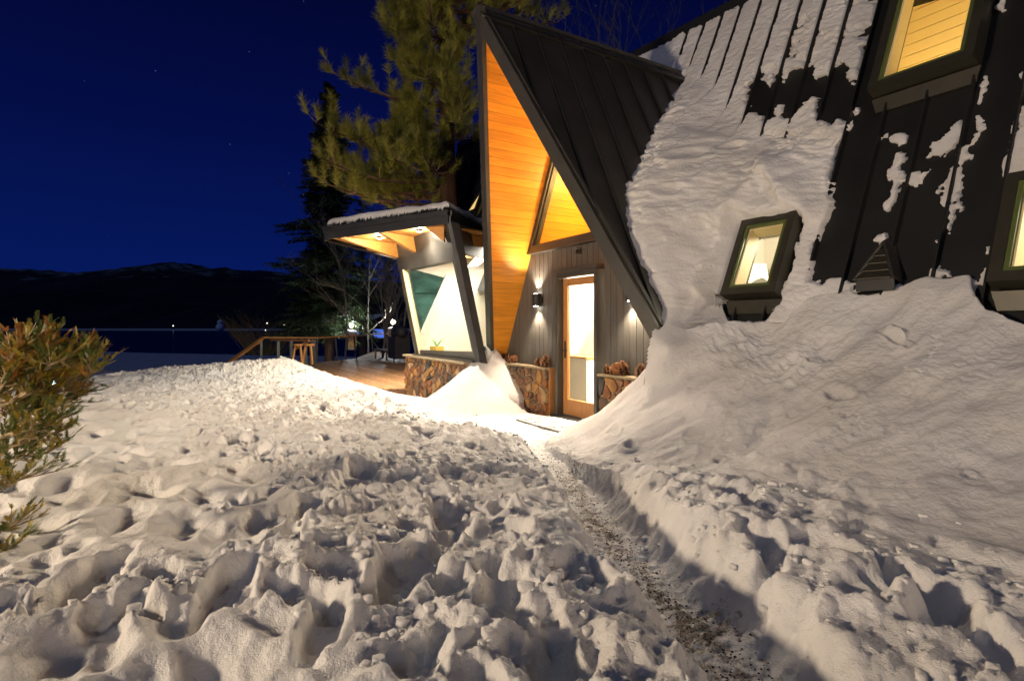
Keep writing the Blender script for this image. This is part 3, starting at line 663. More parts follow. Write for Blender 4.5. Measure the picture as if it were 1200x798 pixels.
# skylight rectangles on the roof: a0, a1, z0, z1
SKY = [(2.29, 2.81, 1.70, 2.45), (3.43, 4.19, 3.87, 5.35), (4.78, 5.5, 1.68, 2.42)]
def rect_minus(rects, h):
    o = []
    for (a0, a1, z0, z1) in rects:
        b0, b1, y0, y1 = max(a0, h[0]), min(a1, h[1]), max(z0, h[2]), min(z1, h[3])
        if b0 >= b1 or y0 >= y1: o.append((a0, a1, z0, z1)); continue
        if a0 < b0: o.append((a0, b0, z0, z1))
        if b1 < a1: o.append((b1, a1, z0, z1))
        if z0 < y0: o.append((b0, b1, z0, y0))
        if y1 < z1: o.append((b0, b1, y1, z1))
    return o
mroof = empty('main_roof', parent=house)
def left_end(z): return -10.7 + (7.72 - z) * .53
seams = [-10.7 + .383 * i for i in range(48)]
for i in range(len(seams) - 1):
    a0_, a1_ = seams[i], seams[i + 1]
    if a1_ > 7.4: break
    if -6.0 < a1_ < -1.3: continue
    z0_ = 2.3 if a0_ < -6 else .1
    zt = ZRIDGE((a0_ + a1_) / 2)
    rects = [(a0_ + .004, a1_ - .004, z0_, zt)]
    for h in SKY: rects = rect_minus(rects, h)
    mb = MB(); anyr = False
    for r_ in rects:
        if a0_ < -6:       # clipped by the raking end wall
            zz = lambda a: 7.72 - (a + 10.7) / .53
            pts = [RP3(r_[1], max(r_[2], zz(r_[1]))), RP3(r_[1], r_[3]), RP3(r_[0], r_[3]), RP3(r_[0], max(r_[2], min(zz(r_[0]), r_[3] - .01)))]
        else:
            # keep clear of the entry gable's inside
            zc_ = ZR + .02 + (A0 - r_[0]) / K if r_[0] > A0 - .2 else ZR - .1
            if r_[0] < 2.6 and r_[2] < zc_ : r_ = (r_[0], r_[1], min(max(r_[2], ZR - (r_[1] - A0) / K - .12), r_[3] - .02), r_[3])
            pts = [RP3(r_[0], r_[2]), RP3(r_[1], r_[2]), RP3(r_[1], r_[3]), RP3(r_[0], r_[3])]
        mb.prism(pts, -RN * .02); anyr = True
    mb.build('roof_panel', M['metal_dark'], mroof)
    # standing seam
    segs = [(max(z0_, 7.72 - (a0_ + 10.7) / .53 if a0_ < -6 else (ZR - (a0_ - A0) / K - .1 if a0_ < 2.5 else z0_)), zt)]
    for h in SKY:
        if h[0] - .1 < a0_ < h[1] + .1:
            ns = []
            for s0, s1 in segs:
                if s0 < h[2] - .12: ns.append((s0, h[2] - .12))
                if s1 > h[3] + .1: ns.append((h[3] + .1, s1))
            segs = ns
    mb = MB()
    for s0, s1 in segs:
        if s1 - s0 < .05: continue
        hs = .062
        mb.prism([RP3(a0_ - .014, s0, -.002), RP3(a0_ + .014, s0, -.002), RP3(a0_ + .009, s0, hs), RP3(a0_ - .009, s0, hs)], RP3(a0_, s1) - RP3(a0_, s0))
    if mb.f: mb.build('standing_seam', M['metal_dark'], mroof)
# roof deck under the panels, with the skylight openings
mb = MB()
rects = [(-6.3, -2.7, 2.2, 6.9), (-1.3, -.3, 5.6, 6.7), (-.3, 7.45, 5.6, 6.1)]
rects += [(-2.7, -1.3, 5.6, 6.75)]
for h in SKY: pass
deckr = [(2.6, 7.45, .1, 5.6)]
for h in SKY: deckr = rect_minus(deckr, (h[0] - .26, h[1] + .02, h[2] - .02, h[3] + .02))
for r_ in rects + deckr:
    mb.prism([RP3(r_[0], r_[2], -.04), RP3(r_[1], r_[2], -.04), RP3(r_[1], r_[3], -.04), RP3(r_[0], r_[3], -.04)], -RN * .1)
mb.build('roof_deck', M['black'], mroof)
# ridge cap and the far slope
mb = MB()
zl, zr_ = ZRIDGE(-10.8), ZRIDGE(7.45)
yr = lambda z: -(BR0 - KR * z)
mb.prism([(-10.85, yr(zl) - .13, zl - .16), (-10.85, yr(zl) - .13, zl + .02), (-10.85, yr(zl) + .02, zl + .10), (-10.85, yr(zl) + .2, zl - .02), (-10.85, yr(zl) + .15, zl - .3)], Vector((7.45, yr(zr_), zr_)) - Vector((-10.85, yr(zl), zl)))
mb.build('ridge_cap', M['metal_dark'], mroof)
mb = MB(); p = [(-10.8, yr(zl) + .05, zl - .05), (7.4, yr(zr_) + .05, zr_ - .05), (7.4, yr(zr_) + 3.4, -.3), (-8.0, yr(zl) + 3.8, -.3)]
mb.prism(p, (0, .1, .05)); mb.build('rear_roof', M['metal_dark'], mroof)
mb = MB(); mb.prism([(7.38, yr(0) + .1, -.3), (7.38, yr(zr_) + .05, zr_ - .2), (7.38, yr(zr_) + 3.3, -.3)], (-.1, 0, 0)); mb.build('end_wall', M['siding'], house)
mb = MB(); mb.prism([(-8.3, yr(2) + .1, 2.2), (-9.0, yr(zl) + .0, zl - .6), (-8.3, yr(zl) + 2.5, 2.2)], (.1, 0, 0)); mb.build('end_wall', M['siding'], house)
# the raking end board seen left of the entry gable
mb = MB(); mb.bar(RP3(-10.72, 7.7, .03), RP3(-7.85, 2.3, .03), .06, .2, up=RN); mb.build('rake_board', M['metal_dark'], mroof)

# ---- skylights
def skylight(h, interior):
    s = empty('skylight', parent=house)
    a0_, a1_, z0_, z1_ = h; H1 = .22
    def ring(o0, o1, inn, outn, name, m):
        """frame between outer rect grown by o0 and inner rect grown by o1, from normal height inn to outn"""
        mb = MB(); f_ = .91
        A = [(a0_ - o0, z0_ - o0 * f_), (a1_ + o0, z0_ - o0 * f_), (a1_ + o0, z1_ + o0 * f_), (a0_ - o0, z1_ + o0 * f_)]
        B = [(a0_ - o1, z0_ - o1 * f_), (a1_ + o1, z0_ - o1 * f_), (a1_ + o1, z1_ + o1 * f_), (a0_ - o1, z1_ + o1 * f_)]
        for i in range(4):
            j = (i + 1) % 4
            mb.prism([RP3(*A[i], inn), RP3(*A[j], inn), RP3(*B[j], inn), RP3(*B[i], inn)], RN * (outn - inn))
        mb.build(name, m, s)
    ring(.065, -.01, -.06, .10, 'curb', M['curb'])
    ring(.085, .0, .10, H1 + .02, 'frame', M['curb'])
    ring(-.002, -.035, .06, H1 + .012, 'sash', M['frame_green'])
    ring(-.037, -.055, .03, H1 - .02, 'inner_sash', M['cream'] if interior != 'up' else M['cream'])
    mb = MB(); mb.prism([RP3(a0_ + .035, z0_ + .032, H1 - .03), RP3(a1_ - .035, z0_ + .032, H1 - .03), RP3(a1_ - .035, z1_ - .032, H1 - .03), RP3(a0_ + .035, z1_ - .032, H1 - .03)], RN * .006); mb.build('pane', M['glass'], s)
    # apron flashing below
    mb = MB(); mb.prism([RP3(a0_ - .06, z0_ - .22, .01), RP3(a1_ + .06, z0_ - .22, .01), RP3(a1_ + .10, z0_ - .09, .07), RP3(a0_ - .10, z0_ - .09, .07)], RN * .02); mb.build('flashing', M['curb'], s)
    # the shaft and the room behind
    yb = lambda z: -(BR0 - KR * z)
    D = 1.25
    y0, y1 = yb(z0_) , yb(z1_)
    mb = MB()
    xs0, xs1 = a0_ + .03, a1_ - .03
    lo, hi = z0_ + .03, z1_ - .03
    yl, yh = yb(lo) + .1, yb(hi) + .1
    E0 = .35
    Yb = max(yl, yh) + D
    # side reveals, sill, head (head slopes up)
    sx_ = xs0 - .24
    mb.quad((xs0, yl - .12, lo), (xs0, yh - .12, hi), (sx_, yh + .09, hi), (sx_, yl + .09, lo), 0)
    mb.quad((xs1, yl - .12, lo), (xs1, yh - .12, hi), (xs1, yh + .09, hi), (xs1, yl + .09, lo), 0)
    mb.quad((xs0, yl - .12, lo), (xs1, yl - .12, lo), (xs1, yl + .09, lo), (sx_, yl + .09, lo), 0)
    mb.quad((xs0, yh - .12, hi), (xs1, yh - .12, hi), (xs1, yh + .09, hi), (sx_, yh + .09, hi), 0)
    X0, X1, Z0, Z1 = xs0 - 1.0, xs1 + .5, lo - .9, hi + (.4 if interior == 'up' else .7)
    if interior == 'right': X1 = xs1 + .9
    # room shell: slope wall with opening is closed by strips
    ys = lambda z: yb(z) + .185
    for (xa, xb, za_, zb) in ((X0, sx_, Z0, Z1), (xs1, X1, Z0, Z1), (sx_, xs1, Z0, lo), (sx_, xs1, hi, Z1)):
        mb.quad((xa, ys(za_), za_), (xb, ys(za_), za_), (xb, ys(zb), zb), (xa, ys(zb), zb), 0)
    Yb = ys(Z1) + (.66 if interior == 'up' else 1.05)
    mb.quad((X0, ys(Z0), Z0), (X0, Yb, Z0), (X0, Yb, Z1), (X0, ys(Z1), Z1), 0)
    mb.quad((X1, ys(Z0), Z0), (X1, Yb, Z0), (X1, Yb, Z1), (X1, ys(Z1), Z1), 0)
    mb.quad((X0, Yb, Z0), (X1, Yb, Z0), (X1, Yb, Z1), (X0, Yb, Z1), 0)
    mb.quad((X0, ys(Z0), Z0), (X1, ys(Z0), Z0), (X1, Yb, Z0), (X0, Yb, Z0), 0)
    mb.quad((X0, ys(Z1), Z1), (X1, ys(Z1), Z1), (X1, Yb, Z1), (X0, Yb, Z1), 0)
    mb.build('attic_room', M['cream'] if interior == 'up' else M['white'], s, fix=False)
    return s, (xs0, xs1, lo, hi, yl, yh, X0, X1, Z0, Z1, Yb)
sk, q = skylight(SKY[0], 'lamp')
xs0, xs1, lo, hi, yl, yh, X0, X1, Z0, Z1, Yb = q
point('room_light', (xs1 + .25, yh + .55, hi + .1), 130, (1, .86, .68), .1)
tl = empty('table_lamp', (1.76, 1.62, 1.84)); tag(tl, 'small lit table lamp with a pale drum shade seen through the small skylight', 'lamp')
mb = MB(); mb.tube([(0, 0, .12), (0, 0, .34)], [.16, .13], 20); mb.build('lamp_shade', M['shade_lit'], tl, smooth=False)
mb = MB(); mb.tube([(0, 0, -.72), (0, 0, -.70), (0, 0, -.68), (0, 0, .12)], [.09, .09, .015, .015], 10); mb.build('stand', M['black'], tl)
mb = MB(); mb.box(xs0 - .6, xs1 + .4, Yb - .32, Yb - .001, lo + .50, lo + .54); mb.build('ledge', M['cream'], sk)
sk, q = skylight(SKY[1], 'up')
xs0, xs1, lo, hi, yl, yh, X0, X1, Z0, Z1, Yb = q
area('loft_light', ((xs0 + xs1) / 2, yl + .75, lo - .35), ((xs0 + xs1) / 2 - .4, Yb, Z1 - .3), .7, .3, 42, (1, .72, .32))
for i in range(24):            # shiplap boards on the loft ceiling, sloping
    mb = MB(); z = Z0 + .1 + i * .14
    if z > Z1 - .1: break
    mb.box(X0 + .02, X1 - .02, Yb - .03, Yb - .004, z, z + .131); mb.build('shiplap_board', M['cream'], sk)
mb = MB(); mb.bar((xs0 + .62, Yb - .10, Z1), (xs0 + .80, Yb - .10, Z0), .13, .12, up=(0, 1, 0)); mb.build('ceiling_beam', M['cream'], sk)
sk, q = skylight(SKY[2], 'right')
xs0, xs1, lo, hi, yl, yh, X0, X1, Z0, Z1, Yb = q
point('bedroom_light', (xs1 + .3, yh + .55, hi + .1), 130, (1, .86, .66), .1)
mb = MB(); mb.box(xs0 + .0, xs0 + .62, Yb - .42, Yb - .36, Z0 + .02, lo + .82); mb.build('wardrobe_door', M['cedar'], sk)

# ---- the louvred roof vent
vt = empty('roof_vent', parent=house)
va, vz = 3.82, 1.74; hwv = .165; zap = 2.15; yb_ = RP3(va, vz).y - .16
L_ = Vector((va - hwv, yb_, vz + .05)); R_ = Vector((va + hwv, yb_, vz + .05)); AP = Vector((va - .01, RP3(va, zap).y - .12, zap))
back = RP3(va, zap + .05, .01)
mb = MB(); mb.prism([AP, L_, RP3(va - hwv, vz, .0), back], Vector((-.012, 0, .012))); mb.prism([AP, R_, RP3(va + hwv, vz, .0), back], Vector((.012, 0, .012))); mb.build('vent_roof', M['metal'], vt)
mb = MB(); mb.bar(L_ + Vector((0, -.01, 0)), AP + Vector((0, -.01, 0)), .022, .022); mb.bar(R_ + Vector((0, -.01, 0)), AP + Vector((0, -.01, 0)), .022, .022); mb.build('vent_trim', M['trim'], vt)
for i in range(5):
    t0 = i / 5; hw = hwv * (1 - t0) - .015
    if hw < .02: break
    pz = L_.z + (AP.z - L_.z) * t0; py = L_.y + (AP.y - L_.y) * t0
    mb = MB(); mb.prism([(va - hw, py - .02, pz), (va + hw, py - .02, pz), (va + hw * .9, py + .05, pz + .07), (va - hw * .9, py + .05, pz + .07)], (0, 0, .010)); mb.build('slat', M['curb'], vt)
mb = MB(); mb.box(va - hwv, va + hwv, L_.y + .02, L_.y + .04, vz - .06, L_.z + .01); mb.build('apron', M['black'], vt)

# ---- entry gable: right (seen outside) and left slopes
gable = empty('entry_gable_roof', parent=house)
bs_ = [1.60, 1.19, .80, .40, 0, -.41, -.82, -1.22, -1.63, -2.04, -2.4]
bs_ = [2.02] + bs_
def zl_of(b): return max((b - BB) / (BT - BB) * ZR, (BR0 - b) / KR - .25, .02)
bcross = None
for side in (1, -1):
    for i in range(len(bs_) - 1):
        b1, b2 = min(bs_[i], BT - .005), bs_[i + 1]
        if b2 > BT: continue
        pts = []
        for b in np.linspace(b2, b1, 5): pts.append((b, zl_of(b)))
        pts += [(b1, ZR - .02), (b2, ZR - .02)]
        if b1 > BT - .02: pts = [(b2, zl_of(b2)), (b1, ZR - .03), (b2, ZR - .03)]
        if pts[0][1] > ZR - .03: continue
        P_ = [GP3(b + (-.004 if b == b1 else .004 if b == b2 else 0), z, side, 0) for b, z in pts]
        nrm = Vector((side / GQ, 0, K / GQ))
        mb = MB(); mb.prism(P_, -nrm * .02); mb.build('roof_panel', M['metal'], gable)
        mb = MB(); zs = zl_of(b2)
        mb.prism([GP3(b2 + .014, zs, side, 0), GP3(b2 - .014, zs, side, 0), GP3(b2 - .010, zs, side, .045), GP3(b2 + .010, zs, side, .045)], GP3(b2, ZR - .05, side) - GP3(b2, zs, side)); mb.build('standing_seam', M['metal_dark'], gable)  # dark metal puts the ribs' shadow into their colour
    # core
    nrm = Vector((side / GQ, 0, K / GQ))
    mb = MB(); pts = [(BT - .04, ZR - .03), (-2.35, ZR - .03)]
    pts += [(b, (BR0 - b) / KR - .25) for b in (-2.2, -1.0)] + [(b, zl_of(b) + .02) for b in (.18,)] + [(b, (b - BB + .04) / (BT - BB) * ZR + .02) for b in (.8, 1.2)]
    mb.prism([GP3(b, z, side, -.025) for b, z in pts], -nrm * .085); mb.build('roof_core', M['black'], gable)
    # rake boards: face and a flat cover strip
    f0, f1 = (BRK(.0), 0), (BT, ZR + .015)
    dr = (GP3(f1[0], f1[1], side) - GP3(f0[0], f0[1], side))
    mb = MB()
    mb.prism([GP3(f0[0] - .02, f0[1], side, .035), GP3(f0[0] + .045, f0[1], side, .035), GP3(f0[0] + .045, f0[1], side, -.150), GP3(f0[0] - .02, f0[1], side, -.150)], dr); mb.build('rake_board', M['trim'], gable)
    mb = MB()
    mb.prism([GP3(f0[0] - .11, f0[1], side, .005), GP3(f0[0] - .015, f0[1], side, .005), GP3(f0[0] - .015, f0[1], side, .052), GP3(f0[0] - .09, f0[1], side, .035)], dr + (Vector((0, 0, 0)))); mb.build('rake_flashing', M['trim'], gable)
    # ridge strip
    mb = MB(); mb.prism([GP3(BT + .03, ZR + .05, side, .0) - Vector((side * K * -.0, 0, 0)), GP3(BT + .03, ZR - .20, side, .06), GP3(BT + .03, ZR - .20, side, .004), GP3(BT + .03, ZR - .02, side, -.02)], (0, 3.98, 0)); mb.build('ridge_strip', M['trim'], gable)
# ---- cedar soffit boards, outside and on into the hall
soff = empty('cedar_soffit', parent=house)
bw = .112
for side in (-1, 1):
    z = .02; nrm = Vector((side / GQ, 0, K / GQ))
    while z < ZR - .42:
        z1 = z + bw; out_b = BRK(z) - .0
        inn_b = -1.5 if z > 2.62 else .0
        o0 = -.140
        mb = MB()
        mb.prism([GP3(inn_b, z + .0015, side, o0), GP3(BRK(z) - .012, z + .0015, side, o0), GP3(BRK(z1) - .012, z1 - .0015, side, o0), GP3(inn_b, z1 - .0015, side, o0)], nrm * .018)
        mb.build('soffit_board', M['cedar'], soff); z = z1
# backing just behind the boards
for side in (-1, 1):
    nrm = Vector((side / GQ, 0, K / GQ)); mb = MB(); mb.prism([GP3(-1.6, .0, side, -.118), GP3(BRK(0) - .01, .0, side, -.118), GP3(BRK(ZR) - .03, ZR - .1, side, -.118), GP3(-1.6, ZR - .1, side, -.118)], nrm * .003); mb.build('soffit_backing', M['black'], soff)

# ---- entry wall
ew = empty('entry_wall', parent=house)
inner = lambda z: K * (ZR - .30 - z)     # half width between the soffits
sw = .1265; x = -2.62
while x < 2.55:
    x0, x1 = x + .004, x + sw - .004
    top = 2.60
    def lim(xx): return min(top, ZR - .30 - abs(xx - A0) / K)
    spans = [( -.1, None)]
    if x1 > -.49 and x0 < .49: spans = [(2.175, None)]
    for zb, _ in spans:
        t0, t1 = lim(x0), lim(x1)
        if min(t0, t1) < zb + .03: continue
        mb = MB(); mb.prism([(x0, .0, zb), (x1, .0, zb), (x1, .0, t1), (x0, .0, t0)], (0, .022, 0)); mb.build('siding_board', M['siding'], ew)
    x += sw
mb = MB()
mb.prism([(-2.6, .024, -.1), (-.52, .024, -.1), (-.52, .024, 2.6), (A0 - inner(2.6), .024, 2.6)], (0, .12, 0))
mb.prism([(.57, .024, -.1), (2.5, .024, -.1), (A0 + inner(2.6), .024, 2.6), (.57, .024, 2.6)], (0, .12, 0)); mb.box(-.52, .57, .024, .144, 2.17, 2.6); mb.build('wall_core', M['black'], ew)
# triangular transom
tw = empty('triangular_window', parent=house)
iz = lambda xx: ZR - .30 - abs(xx - A0) / K
apx = (A0, ZR - .30)
zb = 2.60
Lx, Rx = A0 - inner(zb), A0 + inner(zb)
def insetpt(t, side, wv): pass
tri_o = [(Lx, zb), (Rx, zb), apx]
cx_, cz_ = A0, zb + (apx[1] - zb) * .36
def tri_in(wd):
    # offset the triangle inwards by wd
    sn = 1 / GQ; zb2 = zb + wd; dz_ = wd * GQ / K
    return [(A0 - K * (apx[1] - dz_ - zb2), zb2), (A0 + K * (apx[1] - dz_ - zb2), zb2), (A0, apx[1] - dz_)]
for wd0, wd1, y_, dy_, nm, mm in ((0, .085, -.07, .14, 'frame', M['trim']), (.086, .105, -.03, .08, 'stop', M['curb'])):
    a_, b_ = tri_in(wd0), tri_in(wd1)
    for i in range(3):
        j = (i + 1) % 3; mb = MB(); mb.prism([(a_[i][0], y_, a_[i][1]), (a_[j][0], y_, a_[j][1]), (b_[j][0], y_, b_[j][1]), (b_[i][0], y_, b_[i][1])], (0, dy_, 0)); mb.build(nm, mm, tw)
b_ = tri_in(.10); mb = MB(); mb.prism([(p_[0], .01, p_[1]) for p_ in b_], (0, .006, 0)); mb.build('pane', M['glass'], tw)
mb = MB(); mb.box(Lx + .0, Rx - .0, -.09, .0, zb - .045, zb - .002); mb.build('sill', M['trim'], tw)
# door
door = empty('entry_door', parent=house)
mb = MB(); mb.box(-.502, -.438, -.11, .05, -.06, 2.17); mb.build('jamb', M['trim'], door)
mb = MB(); mb.box(.438, .502, -.11, .05, -.06, 2.17); mb.build('jamb', M['trim'], door)
mb = MB(); mb.box(-.53, .53, -.13, .05, 2.172, 2.225); mb.box(-.437, .437, -.10, .05, 2.095, 2.171); mb.build('head', M['trim'], door)
mb = MB(); mb.box(-.56, .60, -.16, .06, -.075, -.012); mb.build('threshold', M['black'], door)
for x0, x1, z0, z1, nm in ((-.433, -.325, .0, 2.08, 'stile'), (.325, .433, .0, 2.08, 'stile'), (-.324, .324, 1.965, 2.08, 'top_rail'), (-.324, .324, .0, .235, 'bottom_rail')):
    mb = MB(); mb.box(x0, x1, 0, .045, z0, z1); mb.build(nm, M['door_wood'], door)
mb = MB(); mb.box(-.325, .325, .018, .026, .234, 1.966); mb.build('pane', M['glass'], door)
mb = MB(); mb.tube([(-.38, -.05, .98), (-.38, .0, .98)], .012, 8); mb.bar((-.385, -.05, .98), (-.28, -.05, .98), .018, .02); mb.box(-.40, -.36, -.008, 0, .86, 1.12); mb.build('handle', M['black'], door)
# small fixture over the door, with an added flood beam to light the yard
mb = MB(); mb.tube([(-.02, 0, 2.46), (-.02, -.03, 2.46)], .045, 14); mb.tube([(-.02, -.03, 2.46), (-.02, -.09, 2.44)], .03, 12); mb.build('entry_fixture', M['trim'], house)
spot('added_entry_beam', (-.02, -.13, 2.43), (2.6, -8.5, .2), 980, (1, .84, .64), 155, 1.0, .55)
# sconces
for sx in (-1.12, 1.12):
    s = empty('wall_light', (sx, -.0, 1.78), parent=house)
    mb = MB(); n = 18
    pts = [(.085 * math.cos(t), -.05 - .065 * math.sin(t), -.10) for t in np.linspace(0, math.pi, 9)] + [(-.085, -.012, -.10), (.085, -.012, -.10)]
    mb.prism(pts, (0, 0, .20)); mb.build('housing', M['black'], s)
    mb = MB(); mb.box(-.125, .125, -.02, 0, -.055, .055); mb.build('back_plate', M['black'], s)
    for sg in (1, -1):
        mb = MB(); mb.tube([(0, -.06, sg * .101), (0, -.06, sg * .104)], .035, 12); mb.build('lens', M['bulb'], s)
        a = spot('sconce_beam', (sx, -.085, 1.78 + sg * .115), (sx, -.055, 1.78 + sg * 2), 110, (1, .82, .60), 96, .75, .02)
# stone wainscots
def voronoi(w_, h_, n, seed, sx=1.0):
    rg = np.random.default_rng(seed); pts = []
    tries = 0; md = math.sqrt(w_ * h_ / n) * .72
    while len(pts) < n and tries < 6000:
        tries += 1; p = rg.random(2) * (w_, h_)
        if all((p[0] - q[0]) ** 2 + ((p[1] - q[1]) * 1.25) ** 2 > (md * (.7 + .5 * rg.random())) ** 2 for q in pts): pts.append(p)
    cells = []
    for i, p in enumerate(pts):
        poly = [(0, 0), (w_, 0), (w_, h_), (0, h_)]
        for j, q in enumerate(pts):
            if i == j: continue
            mx, my = (p[0] + q[0]) / 2, (p[1] + q[1]) / 2; nx, ny = q[0] - p[0], (q[1] - p[1]); ln = math.hypot(nx, ny)
            if ln > 6 * md: continue
            nx /= ln; ny /= ln; new = []
            for k in range(len(poly)):
                a, b = poly[k], poly[(k + 1) % len(poly)]
                da = (a[0] - mx) * nx + (a[1] - my) * ny; db = (b[0] - mx) * nx + (b[1] - my) * ny
                if da <= 0: new.append(a)
                if da * db < 0: t = da / (da - db); new.append((a[0] + (b[0] - a[0]) * t, a[1] + (b[1] - a[1]) * t))
            poly = new
            if len(poly) < 3: break
        if len(poly) >= 3: cells.append((p, poly))
    return cells
def stone_face(parent, o, ex, ez, nrm, w_, h_, n, seed, topz=None):
    o, ex, ez, nrm = Vector(o), Vector(ex), Vector(ez), Vector(nrm); rr = random.Random(seed)
    for p, poly in voronoi(w_, h_, n, seed):
        c = np.mean(poly, axis=0); g = .007 + rr.random() * .006; mb = MB(); pr = .018 + .022 * rr.random()
        # chamfer corners so the stones read as rounded rubble
        ring = []
        k = len(poly)
        for i in range(k):
            a, b, d = np.array(poly[i - 1]), np.array(poly[i]), np.array(poly[(i + 1) % k])
            for q_, t in ((a, .22), (d, .22)): ring.append(b + (q_ - b) * t)
        def sh(r_, m_): return [c + (q - c) * max(.2, 1 - m_ / (np.linalg.norm(q - c) + 1e-6)) for q in r_]
        r0, r1, r2 = sh(ring, g), sh(ring, g * 1.25), sh(ring, g + .012 + .01 * rr.random())
        tl = (rr.uniform(-.012, .012), rr.uniform(-.012, .012))
        def up(q, hgt_): return o + ex * q[0] + ez * q[1] + nrm * (hgt_ + (q[0] - c[0]) * tl[0] * 6 + (q[1] - c[1]) * tl[1] * 6)
        n_ = len(ring); i0 = 0
        mb.v = [up(q, -.012) for q in r0] + [up(q, pr * .75) for q in r1] + [up(q, pr + rr.uniform(-.003, .003)) for q in r2] + [up(c, pr + rr.uniform(.0, .006))]
        for L in (0, 1):
            for i in range(n_): j = (i + 1) % n_; mb.f.append([L * n_ + i, L * n_ + j, (L + 1) * n_ + j, (L + 1) * n_ + i])
        for i in range(n_): mb.f.append([2 * n_ + i, 2 * n_ + (i + 1) % n_, 3 * n_])
        mb.mi = [0] * len(mb.f)
        mb.build('stone', ST[rr.choice([0, 0, 1, 1, 2, 2, 3, 4, 5, 5])], parent)
for (x0, x1, sd_, nst) in ((-2.46, -.63, 3, 74), (.63, 2.40, 8, 70)):
    s = empty('stone_wainscot', parent=house)
    mb = MB(); mb.box(x0 + .02, x1 - .02, -.165, -.002, -.22, .672); mb.build('mortar', M['mortar'], s)
    mb = MB(); mb.box(x0 + .0, x1 - .0, -.205, -.003, .673, .700); mb.build('cap', M['ply'] if False else M['mortar'], s)
    stone_face(s, (x0, -.165, -.2), (1, 0, 0), (0, 0, 1), (0, -1, 0), x1 - x0, .87, nst, sd_)
    xe = x1 if x0 < 0 else x0
    if x0 < 0: stone_face(s, (x1 - .02, -.165, -.2), (0, 1, 0), (0, 0, 1), (1, 0, 0), .15, .87, 8, 11)
    else: stone_face(s, (x0 + .02, -.01, -.2), (0, -1, 0), (0, 0, 1), (-1, 0, 0), .15, .87, 8, 12)
    if x0 < 0: mb = MB(); mb.box(-.612, -.596, -.15, -.0, -.06, .69); mb.build('end_trim', M['door_wood'], s)

# ---- interior of the hall
hall = empty('hall', parent=house)
mb = MB(); mb.box(-2.2, 2.2, .15, 4.0, -.06, -.02); mb.build('hall_floor', M['floor'], hall)
mb = MB()
mb.quad((-2.3, 3.4, -.05), (2.3, 3.4, -.05), (2.3, 3.4, 2.6), (-2.3, 3.4, 2.6)); mb.quad((-2.15, .15, -.05), (-2.15, 3.5, -.05), (-1.2, 3.5, 2.55), (-1.2, .15, 2.55)); mb.quad((2.1, .15, -.05), (2.1, 3.5, -.05), (1.1, 3.5, 2.55), (1.1, .15, 2.55)); mb.quad((-1.25, .15, 2.55), (1.15, .15, 2.55), (1.15, 3.5, 2.55), (-1.25, 3.5, 2.55))
mb.build('hall_wall', M['white'], hall, fix=False)
mb = MB(); mb.bar((-1.95, 1.6, 0), (-.55, 1.6, 2.6), .34, .5, up=(0, 1, 0)); mb.build('slanted_column', M['white'], hall)
mb = MB(); mb.prism([(-1.4, 2.2, 0), (-.62, 2.2, 0), (-.62, 2.2, 2.5), (-.35, 2.2, 2.5), (-.9, 2.2, 2.5)], (0, .06, 0)); mb.build('plywood_panel', M['ply'], hall)
mb = MB(); mb.box(-1.55, -.80, .75, 1.1, -.02, .80); mb.build('console', M['white'], hall)
mb = MB(); mb.box(-1.57, -.78, .73, 1.12, .801, .83); mb.build('console_top', M['door_wood'], hall)
area('hall_light', (-.2, 1.6, 2.5), (-.2, 1.6, 0), 1.6, 1.6, 1100, (1, .88, .70))
point('loft_lamp', (A0, .75, 3.25), 150, (1, .62, .22), .08)
# things in the hall
bk = empty('book_pile', (-.55, 2.75, .62)); tag(bk, 'shelf pile of turquoise and navy books and white boxes seen through the door pane', 'books')
for k, (hh, mm, w_) in enumerate(((.10, 'white', .5), (.07, 'navy', .46), (.05, 'white', .5), (.10, 'navy', .44), (.13, 'blue', .46), (.03, 'white', .5), (.12, 'ply', .40))):
    mb = MB(); z0 = sum((.10, .07, .05, .10, .13, .03, .12)[:k]) - .35; mb.box(-w_ / 2, w_ / 2, -.15, .15, z0, z0 + hh - .006); mb.build('book', M[mm], bk)
mb = MB(); mb.box(-.3, .3, -.18, .18, -.64, -.352); mb.build('shelf', M['white'], bk)
pl_ = empty('leafy_houseplant', (-.62, 2.75, 1.02)); tag(pl_, 'green broad leaf of a houseplant standing above the turquoise books', 'plant')
mb = MB(); mb.tube([(.12, 0, 0), (.12, 0, .14)], [.05, .06], 10); mb.build('pot', M['white'], pl_)
for sg, ln in ((-1, .42), (1, .36), (-.3, .5), (.4, .3)):
    mb = MB(); prev = None
    for t in np.linspace(0, 1, 7):
        cx2 = .12 + sg * .22 * t; cz2 = .14 + ln * t; wd = .08 * math.sin(math.pi * (t * .92 + .04)); cur = ((cx2 - wd, -.03 * t, cz2), (cx2 + wd, .02 - .03 * t, cz2 + .02))
        if prev: mb.quad(prev[0], prev[1], cur[1], cur[0])
        prev = cur
    mb.build('leaf', M['leaf'], pl_, smooth=True)

